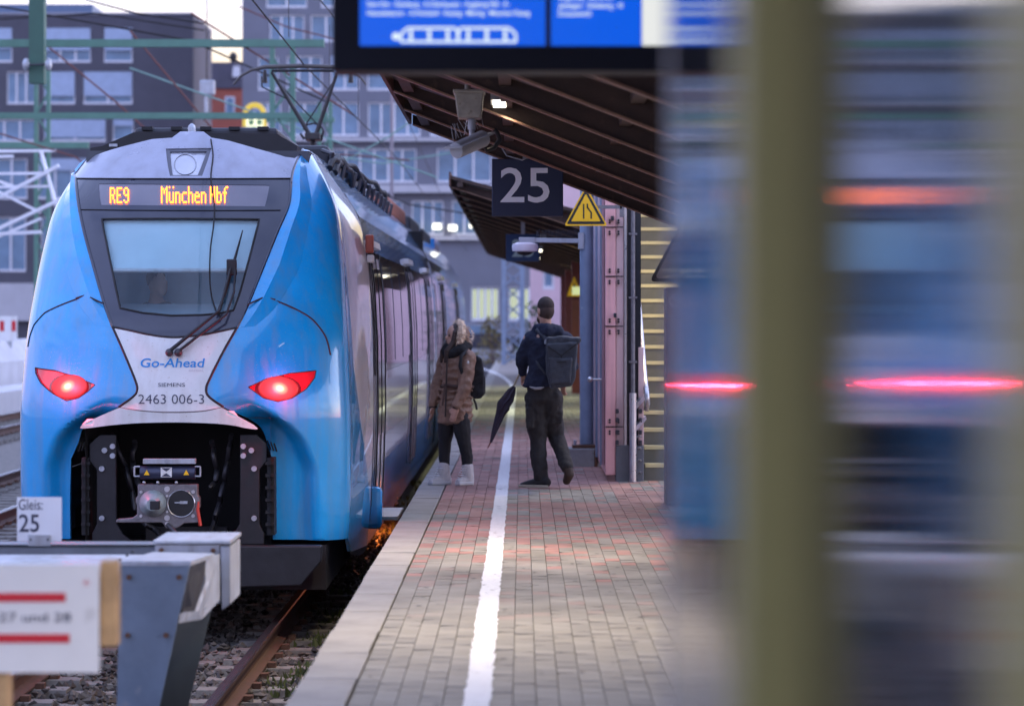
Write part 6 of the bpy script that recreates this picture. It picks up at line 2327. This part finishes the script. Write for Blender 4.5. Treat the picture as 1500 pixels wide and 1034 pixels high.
for s in (-1, 1):
    MB().ell(hd + fw * .080 + (yaw @ Vector((s * .028, 0, .005))), (.011, .009, .009)).build('eye', MATS['eye_dark'], wom, smooth=180)
m = MB()
m.ell(hd + Vector((0, 0, .03)) - fw * .018, (.080, .096, .100), yaw)
for s_ in (-1, 1):
    q0 = hd + (yaw @ Vector((s_ * .066, .035, .03)))
    m.limb([q0, hd + (yaw @ Vector((s_ * .070, .055, -.06))), hd + (yaw @ Vector((s_ * .062, .115, -.15))), hd + (yaw @ Vector((s_ * .06, .135, -.25)))], [.024, .028, .032, .018])
remesh(m.build('hair', mat('hair_brown', (.045, .026, .018), .6, 0, .4, 50, bump=.4), wom), .008, 1)
m = MB()
m.limb([Q(652, 515, .02), Q(662, 518, -.09), Q(676, 512, -.11), Q(685, 508, -.02), Q(672, 512, .1), Q(656, 513, .08), Q(652, 515, .02)], [.05, .052, .055, .05, .05, .05, .05])
m.limb([Q(655, 508, -.0), Q(664, 510, -.05), Q(678, 504, -.06)], [.045, .05, .05])
o = remesh(m.build('scarf', mat('scarf_black', (.012, .012, .013), .9, 0, .2, 20, bump=.5), wom), .011, 2)
cloth_folds(o, .02, .04)
# hood with fur rim
m = MB()
pr = []
for t in np.linspace(-.6, math.pi + .9, 14):
    pr.append(hd + yaw @ Vector((.108 * math.cos(t), -.015 - .02 * math.sin(t), .128 * math.sin(t) + .0)))
m.limb(pr, [.036] * len(pr))
o = remesh(m.build('fur_rim', fur, wom), .010, 1)
cloth_folds(o, .05, .018)
m = MB()
back = -fw
m.ell(hd + back * .06 + Vector((0, 0, .0)), (.105, .075, .115), yaw)
m.ell(hd + back * .085 + Vector((0, 0, -.09)), (.10, .07, .08), yaw)
o = remesh(m.build('hood', coat_b, wom), .012, 1)
cloth_folds(o, .04, .02)
fb = MB()
for i in range(1500):
    p = pr[rnd.randrange(len(pr))] if rnd.random() < .65 else hd + back * .07
    v = Vector((rnd.gauss(0, 1), rnd.gauss(0, 1), rnd.gauss(0, 1))).normalized()
    r0 = .034 if p is not None else .1
    s_ = p + v * (.032 if any((p - q).length < 1e-6 for q in pr) else .10)
    e_ = s_ + v * rnd.uniform(.015, .035) + Vector((0, 0, -.006))
    side = v.orthogonal().normalized() * .0028
    fb.add([s_ - side, s_ + side, e_], [(0, 1, 2)])
tag(fb.build('fur_tufts', fur, wom), kind='stuff')
# coat
m = MB()
m.limb([shf + Vector((-.01, .02, -.0)), Q(655, 526, .08)], [.082, .082])
m.limb([Q(671, 518), Q(671, 527), Q(670, 548), Q(668, 564), Q(667, 590), Q(666, 617)], [(.10, .10), (.160, .14), (.155, .14), (.136, .125), (.166, .15), (.178, .16)], zr=.03)
m.limb([shf, e1, h1 + Vector((.0, 0, .02))], [.078, .068, .050])
m.limb([shb, e2, h2 + Vector((0, 0, .02))], [.074, .064, .048])
# quilted rolls
for k in range(9):
    py = 533 + k * 9.6
    w_ = .158 if py < 555 else (.140 if py < 570 else .170)
    c = Q(670 - k * .4, py)
    m.limb([c + Vector((math.cos(t) * (w_ - .006), math.sin(t) * (w_ - .006) * .9, .012 * math.sin(3 * t + k))) for t in np.linspace(0, 2 * math.pi, 19)], [.0135] * 19, 8)
o = remesh(m.build('coat', coat_b, wom), .011, 1)
cloth_folds(o, .034, .055)
MB().tube([Q(655 - .3 * k, 524 + k * 9.6, -.150 - .012 * math.sin(k)) for k in range(10)], .009, 6).build('coat_zip', mat('zip_dark', (.03, .018, .016), .5), wom, smooth=60)
bl_ = [Q(670, 566) + Vector((math.cos(t) * .152, math.sin(t) * .142, .01 * math.sin(2 * t))) for t in np.linspace(0, 2 * math.pi, 25)]
MB().tube(bl_, .018, 8).tube([Q(652, 566, -.145), Q(650, 580, -.16), Q(648, 594, -.165)], .012, 6).build('coat_belt', mat('belt_brown', (.07, .036, .026), .6), wom, smooth=60)
for c, d_ in ((h1, Vector((-.35, -.1, -1))), (h2, Vector((-.1, -.2, -1)))):
    MB().tube([c + Vector((0, 0, .035)), c + d_.normalized() * .015], .041, 12).build('cuff', mat('cuff_black', (.015, .013, .013), .8), wom, smooth=60)
MB().ell(shf + Vector((.0, -.085, -.045)), (.012, .006, .016)).build('coat_badge', white_p, wom, smooth=180)
MB().bar(Q(680, 574, -.165), Q(677, 592, -.175), .008, .008).build('pocket_seam', MATS['zip_dark'], wom)
# leggings and boots
m = MB()
m.limb([Q(675, 612, -.05), Q(677, 630, -.06), k1, Q(684, 668, -.05), a1], [.092, .088, .068, .062, .052])
m.limb([Q(655, 612, .05), Q(653, 630, .06), k2, Q(651, 668, .05), a2], [.092, .088, .066, .060, .050])
o = remesh(m.build('leggings', mat('leggings_black', (.013, .013, .015), .75, 0, .2, 14), wom), .010, 2)
cloth_folds(o, .012, .05)
boot = mat('boot_grey', (.58, .55, .53), .8, 0, .15, 20, bump=.4, bscale=120)
for (ax_, ay), (tx_, ty), (hx_, hy), dy in (((685, 690), (673, 706), (690, 706), -.05), ((650, 690), (633, 706), (657, 706), .03)):
    m = MB()
    m.limb([Q(ax_, 684, dy), Q(ax_ + 1, 696, dy), Q(hx_ - 3, 702, dy)], [.060, .060, .052])
    m.limb([Q(hx_ - 3, 703, dy), Q((tx_ + hx_) / 2, 704, dy - .02), Q(tx_, 706, dy - .05)], [(.055, .05), (.052, .048), (.042, .044)])
    b_ = remesh(m.build('boot', boot, wom), .009, 2)
    c0, c1 = Q(hx_ + 4, 0, dy).x, Q(tx_ - 6.5, 0, dy).x
    m = MB()
    q = [(c0, dwm + dy + .045), (c0, dwm + dy - .055), (c0 - .08, dwm + dy - .075), (c1 + .05, dwm + dy - .105), (c1, dwm + dy - .07), (c1 + .01, dwm + dy - .01), (c1 + .07, dwm + dy + .03)]
    m.prism(q, .0, .034, 'z')
    m.build('boot_sole', mat('boot_sole_white', (.62, .61, .60), .6, 0, .05), b_, recalc=True, bevel=.008)
    m = MB()
    for k in range(5):
        q = Q(ax_ - 6 - k * 1.3, 686 + k * 3.4, dy - .055 + .0)
        m.tube([q + Vector((-.025, .01, .005)), q + Vector((0, -.012, 0)), q + Vector((.03, .0, .004))], .004, 5)
    m.build('boot_lace', white_p, b_)
bk2 = thing('backpack', 'small black backpack on the back of the woman in the brown coat', 'backpack', Q(702, 550, .08))
m = MB()
q = [(690, 526), (698, 520), (706, 526), (709, 545), (709.5, 578), (704, 584), (690, 583)]
m.prism([(Q(a, 0, .08).x, Q(0, b, .08).z) for a, b in q], dwm - .02, dwm + .22, 'y')
o = remesh(m.build('bag_body', bag_b, bk2, recalc=True), .011, 8)
cloth_folds(o, .02, .07)
m = MB()
m.prism([(Q(a, 0, .08).x, Q(0, b, .08).z) for a, b in ((707, 548), (711, 552), (711, 576), (707, 578))], dwm + .02, dwm + .18, 'y')
m.build('front_pocket', bag_b, bk2, recalc=True, bevel=.012)
MB().tube([Q(694, 584, -.0), Q(697, 592, -.0), Q(698.5, 600, -.0)], .012, 6).build('loose_strap', bag_b, bk2, smooth=60)
MB().tube([Q(690, 522, -.03), Q(684, 514, -.14), Q(676, 521, -.215), Q(674, 536, -.215), Q(678, 550, -.19), Q(690, 560, -.10)], [.018] * 6, 8).build('shoulder_strap', bag_b, bk2, smooth=60)
